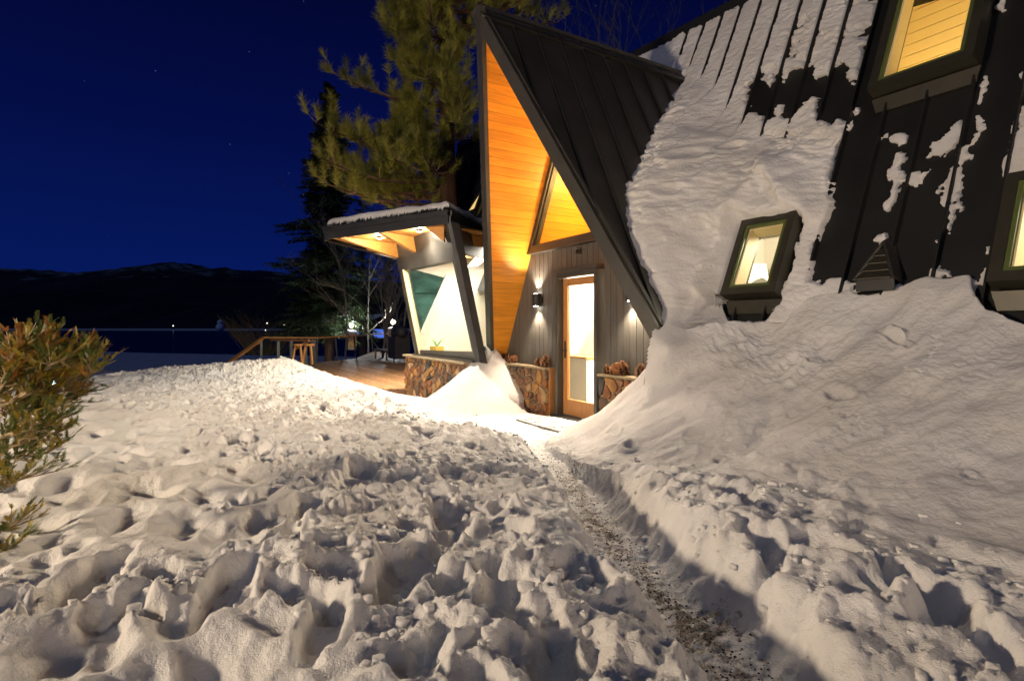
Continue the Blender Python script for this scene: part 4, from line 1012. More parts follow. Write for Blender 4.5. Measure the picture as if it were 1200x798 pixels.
# ---- pine cones on the ledges: each a thing
def cone_mesh(h_=.155, r_=.055):
    mb = MB(); n = 9
    mb.tube([(0, 0, 0), (0, 0, h_ * .25), (0, 0, h_ * .6), (0, 0, h_)], [r_ * .55, r_ * .8, r_ * .62, r_ * .1], 8, mi=2)
    k = 0
    for ring in range(8):
        t = (ring + .4) / 8; rad = r_ * (math.sin(math.pi * min(1, .28 + .72 * t)) ** .75) * (1 - .1 * t) + .004; z = h_ * t; m_ = max(4, int(9 - 4 * t))
        for j in range(m_):
            an = 2 * math.pi * (j / m_ + ring * .382); d = Vector((math.cos(an), math.sin(an), 0)); s_ = Vector((-d.y, d.x, 0)); w_ = rad * 2.4 / m_ + .002
            base = d * rad * .55 + Vector((0, 0, z)); tip = d * rad * 1.28 + Vector((0, 0, z + h_ * .07))
            a, b = base + s_ * w_ * .6, base - s_ * w_ * .6; c, e_ = tip + s_ * w_ * .75, tip - s_ * w_ * .75; th = Vector((0, 0, -h_ * .03))
            mb.quad(a, b, e_, c, 0); mb.quad(c, e_, e_ + th, c + th, 1); mb.quad(a + th, b + th, e_ + th, c + th, 0)
    return mb
cm = cone_mesh().mesh('pine_cone'); cm.materials.append(M['cone']); cm.materials.append(M['cone_tip']); cm.materials.append(M['cone_core'])
cones = [(-2.12, -.10, 0, 0, 1.0, 'pine cone at the far left end of the left stone ledge, half behind its neighbour'), (-1.93, -.10, 0, 0, 1.12, 'broad upright pine cone, second on the left stone ledge'),
         (-1.80, -.12, 80, 200, 1.1, 'pine cone lying over beside the broad cone on the left stone ledge'),
         (-.98, -.10, 5, 40, .92, 'shorter of the two pine cones beside the door frame on the left ledge'), (-.78, -.10, 4, 90, 1.28, 'tall narrow pine cone nearest the door frame on the left ledge'),
         (.71, -.10, 3, 0, .84, 'small pale brown pine cone at the door end of the right stone ledge'), (.85, -.10, 6, 40, .95, 'pale brown pine cone second from the door on the right stone ledge'),
         (1.02, -.12, 78, 260, 1.25, 'large pine cone lying on its side on the right stone ledge'), (1.00, -.07, 4, 10, 1.25, 'pine cone standing upright behind the lying cone on the right ledge'),
         (1.36, -.10, 0, 0, 1.15, 'tallest of the three upright pine cones near the snow on the right ledge'), (1.53, -.10, 4, 90, 1.05, 'middle of the three upright pine cones near the snow on the right ledge'), (1.70, -.10, 8, 120, 1.0, 'pine cone closest to the snow bank on the right stone ledge')]
for k, (x, y, tilt, rz, s_, lb) in enumerate(cones):
    o = bpy.data.objects.new('pine_cone', cm); col.objects.link(o)
    o.location = (x, y, .702 + (.05 * s_ if tilt > 45 else -.002)); o.rotation_euler = (R(tilt), 0, R(rz)); o.scale = (s_, s_, s_); tag(o, lb, 'pine cone', 'pine cones on the stone ledges')
# mat
mt = empty('door_mat', (0, 0, 0)); tag(mt, 'dark patterned door mat dusted with snow before the glass door', 'mat')
mb = MB(); mb.box(-.40, .68, -.88, -.30, -.03, -.008); mb.build('mat_base', M['mat'], mt)
mb = MB()
for i in range(9):
    for j in range(5):
        cx2, cy2 = -.34 + i * .12, -.82 + j * .115; r_ = .042
        for k in range(6):
            a_, b_ = k * 1.047, (k + 1) * 1.047; mb.quad((cx2 + r_ * math.cos(a_), cy2 + r_ * math.sin(a_), -.0075), (cx2 + r_ * math.cos(b_), cy2 + r_ * math.sin(b_), -.0075), (cx2 + r_ * .7 * math.cos(b_), cy2 + r_ * .7 * math.sin(b_), -.005), (cx2 + r_ * .7 * math.cos(a_), cy2 + r_ * .7 * math.sin(a_), -.005))
mb.build('mat_pattern', M['cap'], mt, fix=False)['kind'] = 'stuff'

# ================================================================== GLAZED BAY AND CANOPY
def bayp(a, z, off=0): return Vector((a, -(.45 + .22 * z + off), z))
bay = empty('glazed_bay', parent=house)
bb = empty('bay_base', parent=house)
mb = MB(); mb.box(-5.55, -2.42, -.70, -.45, -.25, .66); mb.build('mortar', M['mortar'], bb)
mb = MB(); mb.box(-5.62, -2.40, -.755, -.44, .662, .705); mb.build('cap', M['mortar'], bb)
stone_face(bb, (-5.57, -.70, -.2), (1, 0, 0), (0, 0, 1), (0, -1, 0), 3.15, .87, 120, 21)
stone_face(bb, (-5.55, -.45, -.2), (0, -1, 0), (0, 0, 1), (-1, 0, 0), .25, .87, 9, 22)
def slab4(p, off, name, m, par):
    mb = MB(); mb.prism(p, off); return mb.build(name, m, par)
dn = Vector((0, .10, -.02))
zs0, zt0 = .72, 3.12
slab4([bayp(-5.22, zs0), bayp(-4.93, zs0), bayp(-4.86, 2.56), bayp(-5.10, 2.56)], dn, 'post', M['trim'], bay)
slab4([bayp(-4.93, zs0, .02), bayp(-4.88, zs0, .02), bayp(-4.80, 2.56, .02), bayp(-4.86, 2.56, .02)], dn, 'inner_trim', M['cream'], bay)
slab4([bayp(-2.22, zs0, .03), bayp(-1.99, zs0, .03), bayp(-2.02, zt0, .03), bayp(-2.32, zt0, .03)], dn * 1.4, 'post', M['fascia'], bay)
slab4([bayp(-5.16, 2.545), bayp(-2.30, 2.50), bayp(-2.32, zt0), bayp(-5.08, zt0)], dn, 'header', M['trim'], bay)
slab4([bayp(-4.93, .735, .0), bayp(-2.20, .735, .0), bayp(-2.20, .90, .0), bayp(-4.93, .83, .0)], dn, 'bottom_rail', M['trim'], bay)
slab4([(-5.2, -.69, .706), (-2.2, -.69, .706), (-2.2, -.5, .72), (-5.2, -.5, .72)], (0, 0, .03), 'sill', M['trim'], bay)
slab4([bayp(-4.90, .84, -.04), bayp(-2.21, .90, -.04), bayp(-2.30, 2.50, -.04), bayp(-4.82, 2.545, -.04)], (0, .008, 0), 'pane', M['glass'], bay)
# side face of the bay
d2 = Vector((-.66, .74, 0)); pc0, pc1 = bayp(-2.0, zs0, .03), bayp(-2.03, zt0, .03)
def sp(t, z): return pc0 + (pc1 - pc0) * ((z - zs0) / (zt0 - zs0)) + d2 * t
nn = Vector((-.74, -.66, 0)) * -1
dn2 = Vector((-.07, -.06, 0)) * 1
slab4([sp(.02, zs0), sp(1.6, zs0), sp(1.6, .98), sp(.02, .98)], dn2, 'bottom_rail', M['fascia'], bay)
slab4([sp(.02, 2.62), sp(1.6, 2.62), sp(1.6, zt0), sp(.02, zt0)], dn2, 'header', M['fascia'], bay)
slab4([sp(.001, .98), sp(.24, .98), sp(.24, 2.62), sp(.001, 2.62)], dn2, 'post', M['fascia'], bay)
slab4([sp(.23, .97), sp(1.6, .97), sp(1.6, 2.63), sp(.23, 2.63)], dn2 * .1, 'pane', M['glass'], bay)
# room inside the bay
mb = MB(); mb.box(-5.0, -2.6, -.50, 2.2, .60, .64); mb.build('bay_floor', M['floor'], bay)
mb = MB()
# left side wall with a raking dark window in it
mb.quad((-5.0, -.50, .64), (-5.0, 2.2, .64), (-5.0, 2.2, 3.1), (-5.0, -1.1, 3.1)); mb.build('side_wall', M['white'], bay, fix=False)
slab4([(-4.985, -.90, 2.62), (-4.985, .01, 2.44), (-4.985, -.56, 1.24)], (.02, 0, 0), 'night_pane', M['teal'], bay)
mb = MB(); mb.bar((-4.95, .04, 2.50), (-4.95, -.58, 1.18), .05, .04); mb.build('pane_trim', M['white'], bay)
mb = MB(); mb.bar((-4.95, -.80, 2.10), (-4.95, -.14, 2.10), .03, .03); mb.build('glazing_bar', M['teal'], bay)
slab4([(-5.1, 2.2, .6), (-2.6, 2.2, .6), (-2.2, 2.2, 3.1), (-5.1, 2.2, 3.1)], (0, .05, 0), 'back_wall', M['white'], bay)
slab4([(-4.1, 1.4, .64), (-3.2, 1.4, .64), (-2.5, 1.4, 3.1), (-3.6, 1.4, 3.1)], (0, .2, 0), 'slanted_wall', M['white'], bay)
for k in range(9):
    x0 = -3.42 + k * .075; mb = MB(); mb.tube([(x0, 1.05 + .02 * (k % 2), .65), (x0, 1.05 + .02 * (k % 2), 2.7)], .042, 8); mb.build('curtain_fold', M['curtain'], bay, smooth=True)
slab4([(-2.68, .6, .7), (-2.68, 1.35, .7), (-2.68, 1.35, 2.2), (-2.68, .6, 2.2)], (.02, 0, 0), 'painted_reflection', M['teal'], bay)  # painted slab standing in for a pale green glass reflection
slab4([(-5.0, -1.0, 3.04), (-2.3, -1.0, 3.04), (-2.3, 2.2, 3.04), (-5.0, 2.2, 3.04)], (0, 0, .03), 'bay_ceiling', M['beam'], bay)
for k in range(3):
    mb = MB(); x0 = -4.4 + k * .85; mb.bar((x0, -1.0, 2.93), (x0 + .3, 2.1, 2.93), .09, .2); mb.build('ceiling_rafter', M['beam'], bay)
area('bay_light', (-3.7, .4, 2.88), (-3.7, .2, 0), 1.4, 1.6, 175, (1, .93, .78))
# canopy
can = empty('canopy', parent=house)
zc0 = 3.12
C = [(-2.10, 1.18), (-4.92, 2.62), (-7.26, .28), (-7.26, -1.6), (-3.3, -1.6), (-3.28, -.08)]
def cv(i, z): return Vector((C[i][0], -C[i][1], z))
mb = MB(); mb.prism([cv(i, zc0 + .03) for i in range(6)], (0, 0, .06)); mb.build('canopy_deck', M['black'], can)
# boards of the underside
Cin = [(c[0] * .985 - .05, c[1] * .97) for c in C]
ang = math.atan2(C[1][1] - C[0][1], C[1][0] - C[0][0]); ca, sa = math.cos(ang), math.sin(ang)
def clip_poly(poly, nx, ny, d):
    new = []
    for k in range(len(poly)):
        a, b = poly[k], poly[(k + 1) % len(poly)]; da = a[0] * nx + a[1] * ny - d; db = b[0] * nx + b[1] * ny - d
        if da <= 0: new.append(a)
        if da * db < 0: t = da / (da - db); new.append((a[0] + (b[0] - a[0]) * t, a[1] + (b[1] - a[1]) * t))
    return new
px_, py_ = ca, sa; lo_ = min(c[0] * px_ + c[1] * py_ for c in Cin); hi_ = max(c[0] * px_ + c[1] * py_ for c in Cin)
t = lo_
while t < hi_:
    pl = clip_poly(clip_poly(Cin, px_, py_, t + .136), -px_, -py_, -(t + .002))
    pl = clip_poly(pl, 0, -1, .6) if len(pl) > 2 else pl
    if len(pl) > 2: mb = MB(); mb.prism([(p[0], -p[1], zc0 + .005) for p in pl], (0, 0, .02)); mb.build('soffit_board', M['beam'], can)
    t += .14
def fascia(i, j, zb, zt, th, name, m, out_=0):
    a, b = cv(i, 0), cv(j, 0); d = (b - a).normalized(); nrm = Vector((d.y, -d.x, 0))
    cen = sum((cv(k, 0) for k in range(6)), Vector()) / 6
    if (a - cen).dot(nrm) < 0: nrm = -nrm
    mb = MB(); mb.prism([a + nrm * out_ + Vector((0, 0, zb)), b + nrm * out_ + Vector((0, 0, zb)), b + nrm * out_ + Vector((0, 0, zt)), a + nrm * out_ + Vector((0, 0, zt))], nrm * th); mb.build(name, m, can)
for i, j in ((0, 1), (1, 2), (5, 0)):
    fascia(i, j, zc0 - .035, zc0 + .11, .03, 'fascia', M['fascia'], 0)
    fascia(i, j, zc0 + .112, zc0 + .20, .03, 'fascia_cap', M['fascia'], .022)
fascia(1, 2, zc0 - .06, zc0 - .036, .02, 'drip_edge', M['trim'], .0)
for (oa, ob, ia, ib) in ((-4.62, 2.40, -5.00, 1.10), (-3.62, 1.90, -3.98, 1.08), (-2.62, 1.38, -2.42, 1.12), (-5.9, 1.5, -5.7, .3)):
    mb = MB(); o_, i_ = Vector((oa, -ob, zc0)), Vector((ia, -ib, zc0)); d = (i_ - o_).normalized(); s2 = Vector((-d.y, d.x, 0)) * .05
    mb.prism([o_ - s2 + Vector((0, 0, -.04)), i_ - s2 + Vector((0, 0, -.30)), i_ - s2, o_ - s2], s2 * 2); mb.build('rafter', M['beam'], can)
for (a_, b_) in ((-4.24, 1.72), (-3.07, 1.34)):
    mb = MB(); mb.tube([(a_, -b_, zc0 + .002), (a_, -b_, zc0 - .03)], .055, 16); mb.build('downlight_ring', M['black'], can)
    mb = MB(); mb.tube([(a_, -b_, zc0 - .031), (a_, -b_, zc0 - .036)], .046, 16); mb.build('downlight', M['bulb'], can)
    spot('canopy_beam', (a_, -b_, zc0 - .06), (a_ - .1, -b_ - .35, 0), 270, (1, .90, .74), 150, .8, .04)
    point('canopy_glow', (a_, -b_, zc0 - .10), 36, (1, .88, .68), .05)
for (a_, b_) in ((-6.1, .55), (-6.0, -.9)):  # extra downlights out of view, added to brighten the deck
    mb = MB(); mb.tube([(a_, -b_, zc0 + .002), (a_, -b_, zc0 - .03)], .055, 16); mb.build('downlight_ring', M['black'], can)
    mb = MB(); mb.tube([(a_, -b_, zc0 - .031), (a_, -b_, zc0 - .036)], .046, 16); mb.build('downlight', M['bulb'], can)
    spot('canopy_beam', (a_, -b_, zc0 - .06), (a_ - 2.2, -b_ - .2, 0), 620, (1, .84, .62), 155, .8, .06)
# snow on the canopy roof: rounded slab
cs = []
def sround(pts, z0, h_, name, label, seed, n=70):
    xs = [p[0] for p in pts]; ys = [p[1] for p in pts]; X, Y = np.meshgrid(np.linspace(min(xs) - .1, max(xs) + .1, n * 2), np.linspace(min(ys) - .1, max(ys) + .1, n * 2), indexing='ij')
    sd = -polysd(X + .02 * fbm(X, Y, 5, 3, seed), Y + .02 * fbm(X, Y, 5, 3, seed + 3), pts); t = np.clip(sd / .22, 0, 1); Z = z0 + h_ * np.sqrt(np.clip(1 - (1 - t) ** 2.5, 0, 1)) * (1 + .25 * fbm(X, Y, 1.5, 4, seed)) - .01
    Z = Z + .006 * fbm(X, Y, 12, 4, seed)
    ok = sd > -.0; ce = ok[:-1, :-1] & ok[1:, :-1] & ok[:-1, 1:] & ok[1:, 1:]; ix = np.arange(X.size).reshape(X.shape)
    F4 = np.stack([ix[:-1, :-1][ce], ix[1:, :-1][ce], ix[1:, 1:][ce], ix[:-1, 1:][ce]], 1); me = np_mesh(name, np.stack([X.ravel(), Y.ravel(), Z.ravel()], 1), F4); me.attributes.new('dirt', 'FLOAT', 'POINT')
    return tag(link(name, me, M['snow']), label, 'snow', kind='stuff')
Cs = [(c[0], -c[1]) for c in C]; cen = np.mean(Cs, axis=0); Cs = [tuple(cen + (np.array(c) - cen) * 1.0) for c in Cs]
sround(Cs, zc0 + .19, .24, 'canopy_snow', 'crusted snow layer on the flat canopy roof', 3, 110)
# potted plant on the bay sill
pp_ = empty('potted_plant', (-4.42, -.42, .80)); tag(pp_, 'small spiky plant in a yellow pot on the bay window sill', 'plant')
mb = MB(); mb.box(-.17, .17, -.09, .09, -.10, .12); mb.build('pot', M['yellow'], pp_)
mb = MB(); random.seed(3)
for k in range(14):
    an = rnd(0, 6.28); ln = rnd(.18, .34); up_ = rnd(.6, 1.2); d = Vector((math.cos(an), math.sin(an), up_)).normalized(); s_ = Vector((-math.sin(an), math.cos(an), 0)) * .018
    mb.tri(Vector((0, 0, .12)) - s_, Vector((0, 0, .12)) + s_, Vector((0, 0, .12)) + d * ln)
mb.build('leaves', M['leaf'], pp_, fix=False)['kind'] = 'stuff'
# small lit gable window far along the roof
fw = empty('gable_window', parent=house)
p_ = [RP3(-7.18, 4.42, .12), RP3(-6.72, 4.42, .12), RP3(-6.78, 5.0, .12)]
slab4(p_, RN * .01, 'pane', M['glow_yellow'], fw)
for i in range(3): mb = MB(); mb.bar(p_[i] + RN * .01, p_[(i + 1) % 3] + RN * .01, .05, .05, up=RN); mb.build('frame', M['trim'], fw)

# ================================================================== DECK, RAILING AND WHAT STANDS ON IT
zd = -.06
Dk = [ab(gz(330, 430, zd)), ab(gz(345, 436, zd)), (-5.4, 1.6), (-5.4, .2), (-8, -1.5), (-24, -8)]
FL = [ab(gz(x, y, zd)) for x, y in ((318, 425), (370.6, 425), (395.5, 422.5), (417.6, 420), (437, 412.6))]
deckpoly = [FL[0], (-14, 3.4), (-9.4, 3.0), (-6.0, 1.9), (-5.3, .5), (-7.5, -2.5), (FL[4][0] - 1, FL[4][1] - 1.2), FL[4], FL[3], FL[2], FL[1]]
dk = empty('deck'); tag(dk, 'wet brown timber deck beside the glazed bay', kind='structure')
da = math.atan2(UY, UX)
t0 = min(p[1] for p in deckpoly); t1 = max(p[1] for p in deckpoly); t = t0
while t < t1:
    # planks run along X
    pts = list(deckpoly)
    xs = []
    for k in range(len(pts)):
        a, b = pts[k], pts[(k + 1) % len(pts)]; tm = t + .07
        if (a[1] - tm) * (b[1] - tm) < 0: xs.append(a[0] + (b[0] - a[0]) * (tm - a[1]) / (b[1] - a[1]))
    xs.sort()
    for k in range(0, len(xs) - 1, 2):
        mb = MB(); mb.box(xs[k], xs[k + 1], -(t + .137), -t, zd - .03, zd + random.uniform(-.0015, .0015)); mb.build('deck_board', M['planks'], dk)
    t += .143
mb = MB(); mb.prism([(p[0], -p[1], zd - .30) for p in deckpoly], (0, 0, .255)); mb.build('deck_frame', M['bark'], dk)
rl = empty('deck_railing', (0, 0, 0)); tag(rl, 'long cedar capped deck railing on dark slim steel posts', 'railing')
tops = [dep(*q) for q in ((308, 395.6, 20.9), (372, 396.2, 21.3), (393, 394.8, 22.6), (414.7, 393.8, 23.3), (435.7, 391.9, 27.5), (463, 390.3, 31.))]
for k in range(len(tops) - 1):
    mb = MB(); mb.bar(tops[k], tops[k + 1], .16, .06); mb.build('handrail', M['rail'], rl)
rf = [FL[1], FL[2], FL[3], FL[4]]
for k in range(4):
    f_ = rf[k]; tp_ = tops[k + 1]; mb = MB(); mb.bar((tp_[0] + .0, tp_[1], tp_[2] - .03), (f_[0], -f_[1], zd), .055, .055, up=(1, 0, 0)); mb.build('post', M['black'], rl)
for (x, y0, y1, d) in ((326, 400, 424, 20.9), (341, 399, 426, 19), (358, 399, 428, 18.2), (367, 398, 430, 17.6)):
    a, b = dep(x, y0, d), dep(x, y1, d); mb = MB(); mb.bar(a, b, .10 if x < 360 else .14, .10, up=(1, 0, 0)); mb.build('post', M['post'] if x < 360 else M['black'], rl)
mb = MB(); mb.bar(dep(318, 398.5, 19.5), dep(363, 399.5, 18.0), .14, .06); mb.build('handrail', M['rail'], rl)
mb = MB(); mb.bar(dep(362, 399.5, 18.0), dep(345, 410, 18.4), .05, .07); mb.build('brace', M['rail'], rl)
sr = empty('stair_handrail'); tag(sr, 'sloping cedar handrail going down the hidden steps behind the snow pile', 'handrail')
mb = MB(); mb.bar(dep(308.5, 396, 20.9), dep(262, 430, 19.2), .17, .075); mb.build('handrail', M['rail'], sr)
mb = MB(); mb.bar(dep(306, 400, 20.9), dep(306, 425, 20.9), .08, .08, up=(1, 0, 0)); mb.build('post', M['post'], sr)
for k, (px, lb) in enumerate(((350, 'rustic peeled log stool nearer the snow pile crest by the railing'), (362, 'second peeled log stool, just right of the first beside the grey post'))):
    o = empty('log_stool', dep(px, 427, 17.3)); tag(o, lb, 'stool', 'log stools by the railing')
    mb = MB(); mb.tube([(0, 0, .58), (0, 0, .64)], .17, 12); mb.build('seat', M['rail'], o)
    for j in range(3):
        an = j * 2.09 + .4; mb = MB(); mb.tube([(.10 * math.cos(an), .10 * math.sin(an), .58), (.19 * math.cos(an), .19 * math.sin(an), 0)], .035, 7); mb.build('leg', M['rail'], o)
bn = empty('deck_bench', dep(446, 421.5, 23.0), math.atan2(-UY, UX) * 0); tag(bn, 'low pale slatted bench on the deck near the glazed bay', 'bench')
for k in range(3): mb = MB(); mb.box(-1.0, .75, .0 + k * .14, .12 + k * .14, .38, .42); mb.build('seat_slat', M['bark_pale'], bn)
for x in (-.9, .62):
    for y in (.05, .36): mb = MB(); mb.box(x, x + .06, y - .03, y + .03, -.02, .379); mb.build('leg', M['bark_pale'], bn)
gr = empty('covered_grill', dep(467.5, 420, 21.5)); tag(gr, 'barbecue grill under a dark cover beside the bay', 'grill')
mb = MB(); mb.prism([(-.42, -.3, 0), (.42, -.3, 0), (.42, .3, 0), (-.42, .3, 0)], (0, 0, .85)); me_ = mb.build('cover', M['cloth'], gr)
mb = MB(); mb.tube([(-.5, 0, .95), (-.2, 0, 1.05), (.2, 0, 1.05), (.5, 0, .95)], [.18, .26, .26, .18], 12); mb.build('cover_top', M['cloth'], gr, smooth=True)

# ================================================================== SHORE, LAKE, FAR SHORE, HILLS
LZ = -2.5
n_ = 220
def cw(X, Y):        # camera-frame metres to place
    return (X * UX + Y * UY + CAM[0], -(X * NX + Y * NY - CAM[1]))
gx, gy = np.meshgrid(np.linspace(-75, 45, n_ * 2), 11.5 + 75 * np.linspace(0, 1, n_) ** 1.6, indexing='ij')
shore = .10 - .060 * (gy - 11) - .25 * sstep(11, 14, gy) + .20 * fbm(gx, gy, .25, 4, 3) + .07 * fbm(gx, gy, 1.3, 3, 6)
shore = np.where(gx > -9, -.35 - .028 * (gy - 14) + .12 * fbm(gx, gy, .4, 4, 2) + .05 * fbm(gx, gy, 1.5, 3, 2), shore)
shore = np.minimum(shore, -.30) + 0
edge_ = 58 - .35 * gx + 4 * fbm(gx, gy, .06, 3, 2); shore = np.where(gy > edge_, LZ - 1.0, np.maximum(shore, LZ + .18))
px2 = gx * UX + gy * UY + CAM[0]; py2 = -(gx * NX + gy * NY - CAM[1])
ix = np.arange(gx.size).reshape(gx.shape); F4 = np.stack([ix[:-1, :-1].ravel(), ix[1:, :-1].ravel(), ix[1:, 1:].ravel(), ix[:-1, 1:].ravel()], 1)
me = np_mesh('shore_snow', np.stack([px2.ravel(), py2.ravel(), shore.ravel()], 1), F4[:, ::-1]); me.attributes.new('dirt', 'FLOAT', 'POINT')
tag(link('shore_snow', me, M['snow']), 'snow covered ground falling to the lake', kind='structure')
mb = MB(); mb.quad((*cw(-9000, -9000), -4.2), (*cw(9000, -9000), -4.2), (*cw(9000, 9000), -4.2), (*cw(-9000, 9000), -4.2)); mb.build('ground', M['hill'], fix=False)['kind'] = 'structure'
def water():
    m = bpy.data.materials.new('dark_lake_water'); m.use_nodes = True; t = m.node_tree; n = t.nodes; b = n['Principled BSDF']
    n.clear(); o = n.new('ShaderNodeOutputMaterial'); d = n.new('ShaderNodeBsdfDiffuse'); d.inputs[0].default_value = (.006, .012, .018, 1); g = n.new('ShaderNodeBsdfGlossy'); g.inputs['Roughness'].default_value = .18; mx = n.new('ShaderNodeMixShader'); mx.inputs[0].default_value = .22
    tc = n.new('ShaderNodeTexCoord'); nz = n.new('ShaderNodeTexNoise'); nz.inputs['Scale'].default_value = .5; nz.inputs['Detail'].default_value = 6; t.links.new(tc.outputs['Object'], nz.inputs['Vector'])
    bp = n.new('ShaderNodeBump'); bp.inputs['Distance'].default_value = .25; t.links.new(nz.outputs[0], bp.inputs['Height']); t.links.new(bp.outputs[0], g.inputs['Normal']); t.links.new(d.outputs[0], mx.inputs[1]); t.links.new(g.outputs[0], mx.inputs[2]); t.links.new(mx.outputs[0], o.inputs[0]); return m
mb = MB(); mb.quad((*cw(-1500, 20), LZ), (*cw(900, 20), LZ), (*cw(900, 470), LZ), (*cw(-1500, 470), LZ)); mb.build('lake', water(), fix=False)['kind'] = 'structure'
mb = MB(); mb.quad((-4, -9.4, .34), (40, -9.4, .34), (40, -50, .34), (-4, -50, .34)); mb.quad((7.5, 2, .34), (40, 2, .34), (40, -9.4, .34), (7.5, -9.4, .34)); tag(mb.build('outer_yard', M['snow'], fix=False), 'snow covered yard around the house', kind='structure')
# far shore beach and wooded hills in two ranges
def range_(name, y0, y1, xs, hf, m, seed, kind='structure', nx=260, ny=40):
    X, T = np.meshgrid(np.linspace(xs[0], xs[1], nx), np.linspace(0, 1, ny), indexing='ij'); Y = y0 + (y1 - y0) * T
    Z = LZ + hf(X, T) * sstep(0, 1, T) ** .9 * (1 + .09 * fbm(X / 400, Y / 400, 1.6, 5, seed) * sstep(0, .3, T))
    P_ = np.stack([X * UX + Y * UY + CAM[0], -(X * NX + Y * NY - CAM[1]), Z], -1).reshape(-1, 3); ix = np.arange(X.size).reshape(X.shape)
    F4 = np.stack([ix[:-1, :-1].ravel(), ix[1:, :-1].ravel(), ix[1:, 1:].ravel(), ix[:-1, 1:].ravel()], 1)
    me = np_mesh(name, P_, F4[:, ::-1]); return tag(link(name, me, m), kind=kind)
prof_px = [(-200, 318), (0, 317), (30, 316), (60, 316), (90, 320), (125, 323), (150, 319), (180, 316), (200, 312), (232, 309), (250, 312), (270, 316), (290, 315), (310, 318), (340, 321), (380, 325), (460, 330), (560, 330), (900, 330)]
def hill_h(X, T):
    px = 600 + X / 4200 * F; return (HY - np.interp(px, [p[0] for p in prof_px], [p[1] for p in prof_px])) / F * 4200 + 4 - 12
def hillmat():
    m = mat('hill_with_snow_glades', (.012, .014, .016), .95); t = m.node_tree; n = t.nodes; b = n['Principled BSDF']; tc = n.new('ShaderNodeTexCoord'); nz = n.new('ShaderNodeTexNoise'); nz.inputs['Scale'].default_value = .0065; nz.inputs['Detail'].default_value = 10; nz.inputs['Roughness'].default_value = .68
    t.links.new(tc.outputs['Object'], nz.inputs['Vector']); sp_ = n.new('ShaderNodeSeparateXYZ'); t.links.new(tc.outputs['Object'], sp_.inputs[0]); mr = n.new('ShaderNodeMapRange'); mr.inputs['From Min'].default_value = 150; mr.inputs['From Max'].default_value = 380; mr.inputs['To Min'].default_value = -.25; mr.inputs['To Max'].default_value = .03; t.links.new(sp_.outputs['Z'], mr.inputs[0])
    ad = n.new('ShaderNodeMath'); t.links.new(nz.outputs[0], ad.inputs[0]); t.links.new(mr.outputs[0], ad.inputs[1]); r = n.new('ShaderNodeValToRGB'); t.links.new(ad.outputs[0], r.inputs[0]); r.color_ramp.elements[0].position = .50; r.color_ramp.elements[0].color = (.008, .010, .012, 1); r.color_ramp.elements[1].position = .70; r.color_ramp.elements[1].color = (.42, .46, .5, 1); t.links.new(r.outputs[0], b.inputs['Base Color']); return m
range_('mountain', 2200, 4200, (-7000, 5000), hill_h, hillmat(), 3)
def fore_h(X, T):
    px = 600 + X / 640 * F; return 34 + 7 * np.sin(px * .02) + 6 * fbm(X / 60, X * 0 + 1.5, 1.4, 5, 2) + 3.5 * vnoise(X / 3.5, X * 0, 1)
range_('far_wood', 470, 640, (-1500, 900), fore_h, M['hill'], 5, nx=1500, ny=10)
mb = MB(); pts = []
X = np.linspace(-900, 500, 120)
for k in range(119):
    j0, j1 = 2.5 * vnoise(np.array([k * .4]), np.array([.5]), 2)[0], 2.5 * vnoise(np.array([(k + 1) * .4]), np.array([.5]), 2)[0]
    mb.quad((*cw(X[k], 440 + j0 * 6), LZ + .02), (*cw(X[k + 1], 440 + j1 * 6), LZ + .02), (*cw(X[k + 1], 478), LZ + 1.6), (*cw(X[k], 478), LZ + 1.6))
mb.build('far_beach', M['snow'], fix=False)['kind'] = 'structure'
# pale snowman shaped figure on the far shore
px0 = (258 - 600) / F * 430
sm = empty('snow_figure', (*cw(px0, 430), LZ + .1)); tag(sm, 'pale snowman shaped mound standing on the far lakeshore', 'snowman')
for nm, z, r_ in (('body', 2.6, 3.2), ('head', 6.6, 2.2)):
    bm = bmesh.new(); bmesh.ops.create_icosphere(bm, subdivisions=3, radius=r_)
    for v in bm.verts: v.co *= 1 + .05 * mnoise.noise(v.co * .7)
    me = bpy.data.meshes.new(nm); bm.to_mesh(me); bm.free(); o = link(nm, me, M['cap'], sm, True); o.location = (0, 0, z)
for px, py, d, lb in ((203, 382, 440, 'tall thin white lamp glow on the far shore left of the snowman'), (313, 379, 300, 'small white light on the far shore right of the snowman'), (311, 387, 120, 'tiny light low among the willow stems'), (333, 381, 300, 'faint white light on the far shore right of the willow')):
    bm = bmesh.new(); bmesh.ops.create_icosphere(bm, subdivisions=1, radius=d * .0009); me = bpy.data.meshes.new('shore_light'); bm.to_mesh(me); bm.free(); o = link('shore_light', me, M['bulb_far']); o.location = dep(px, py, d); tag(o, lb, 'light', 'lights across the lake')

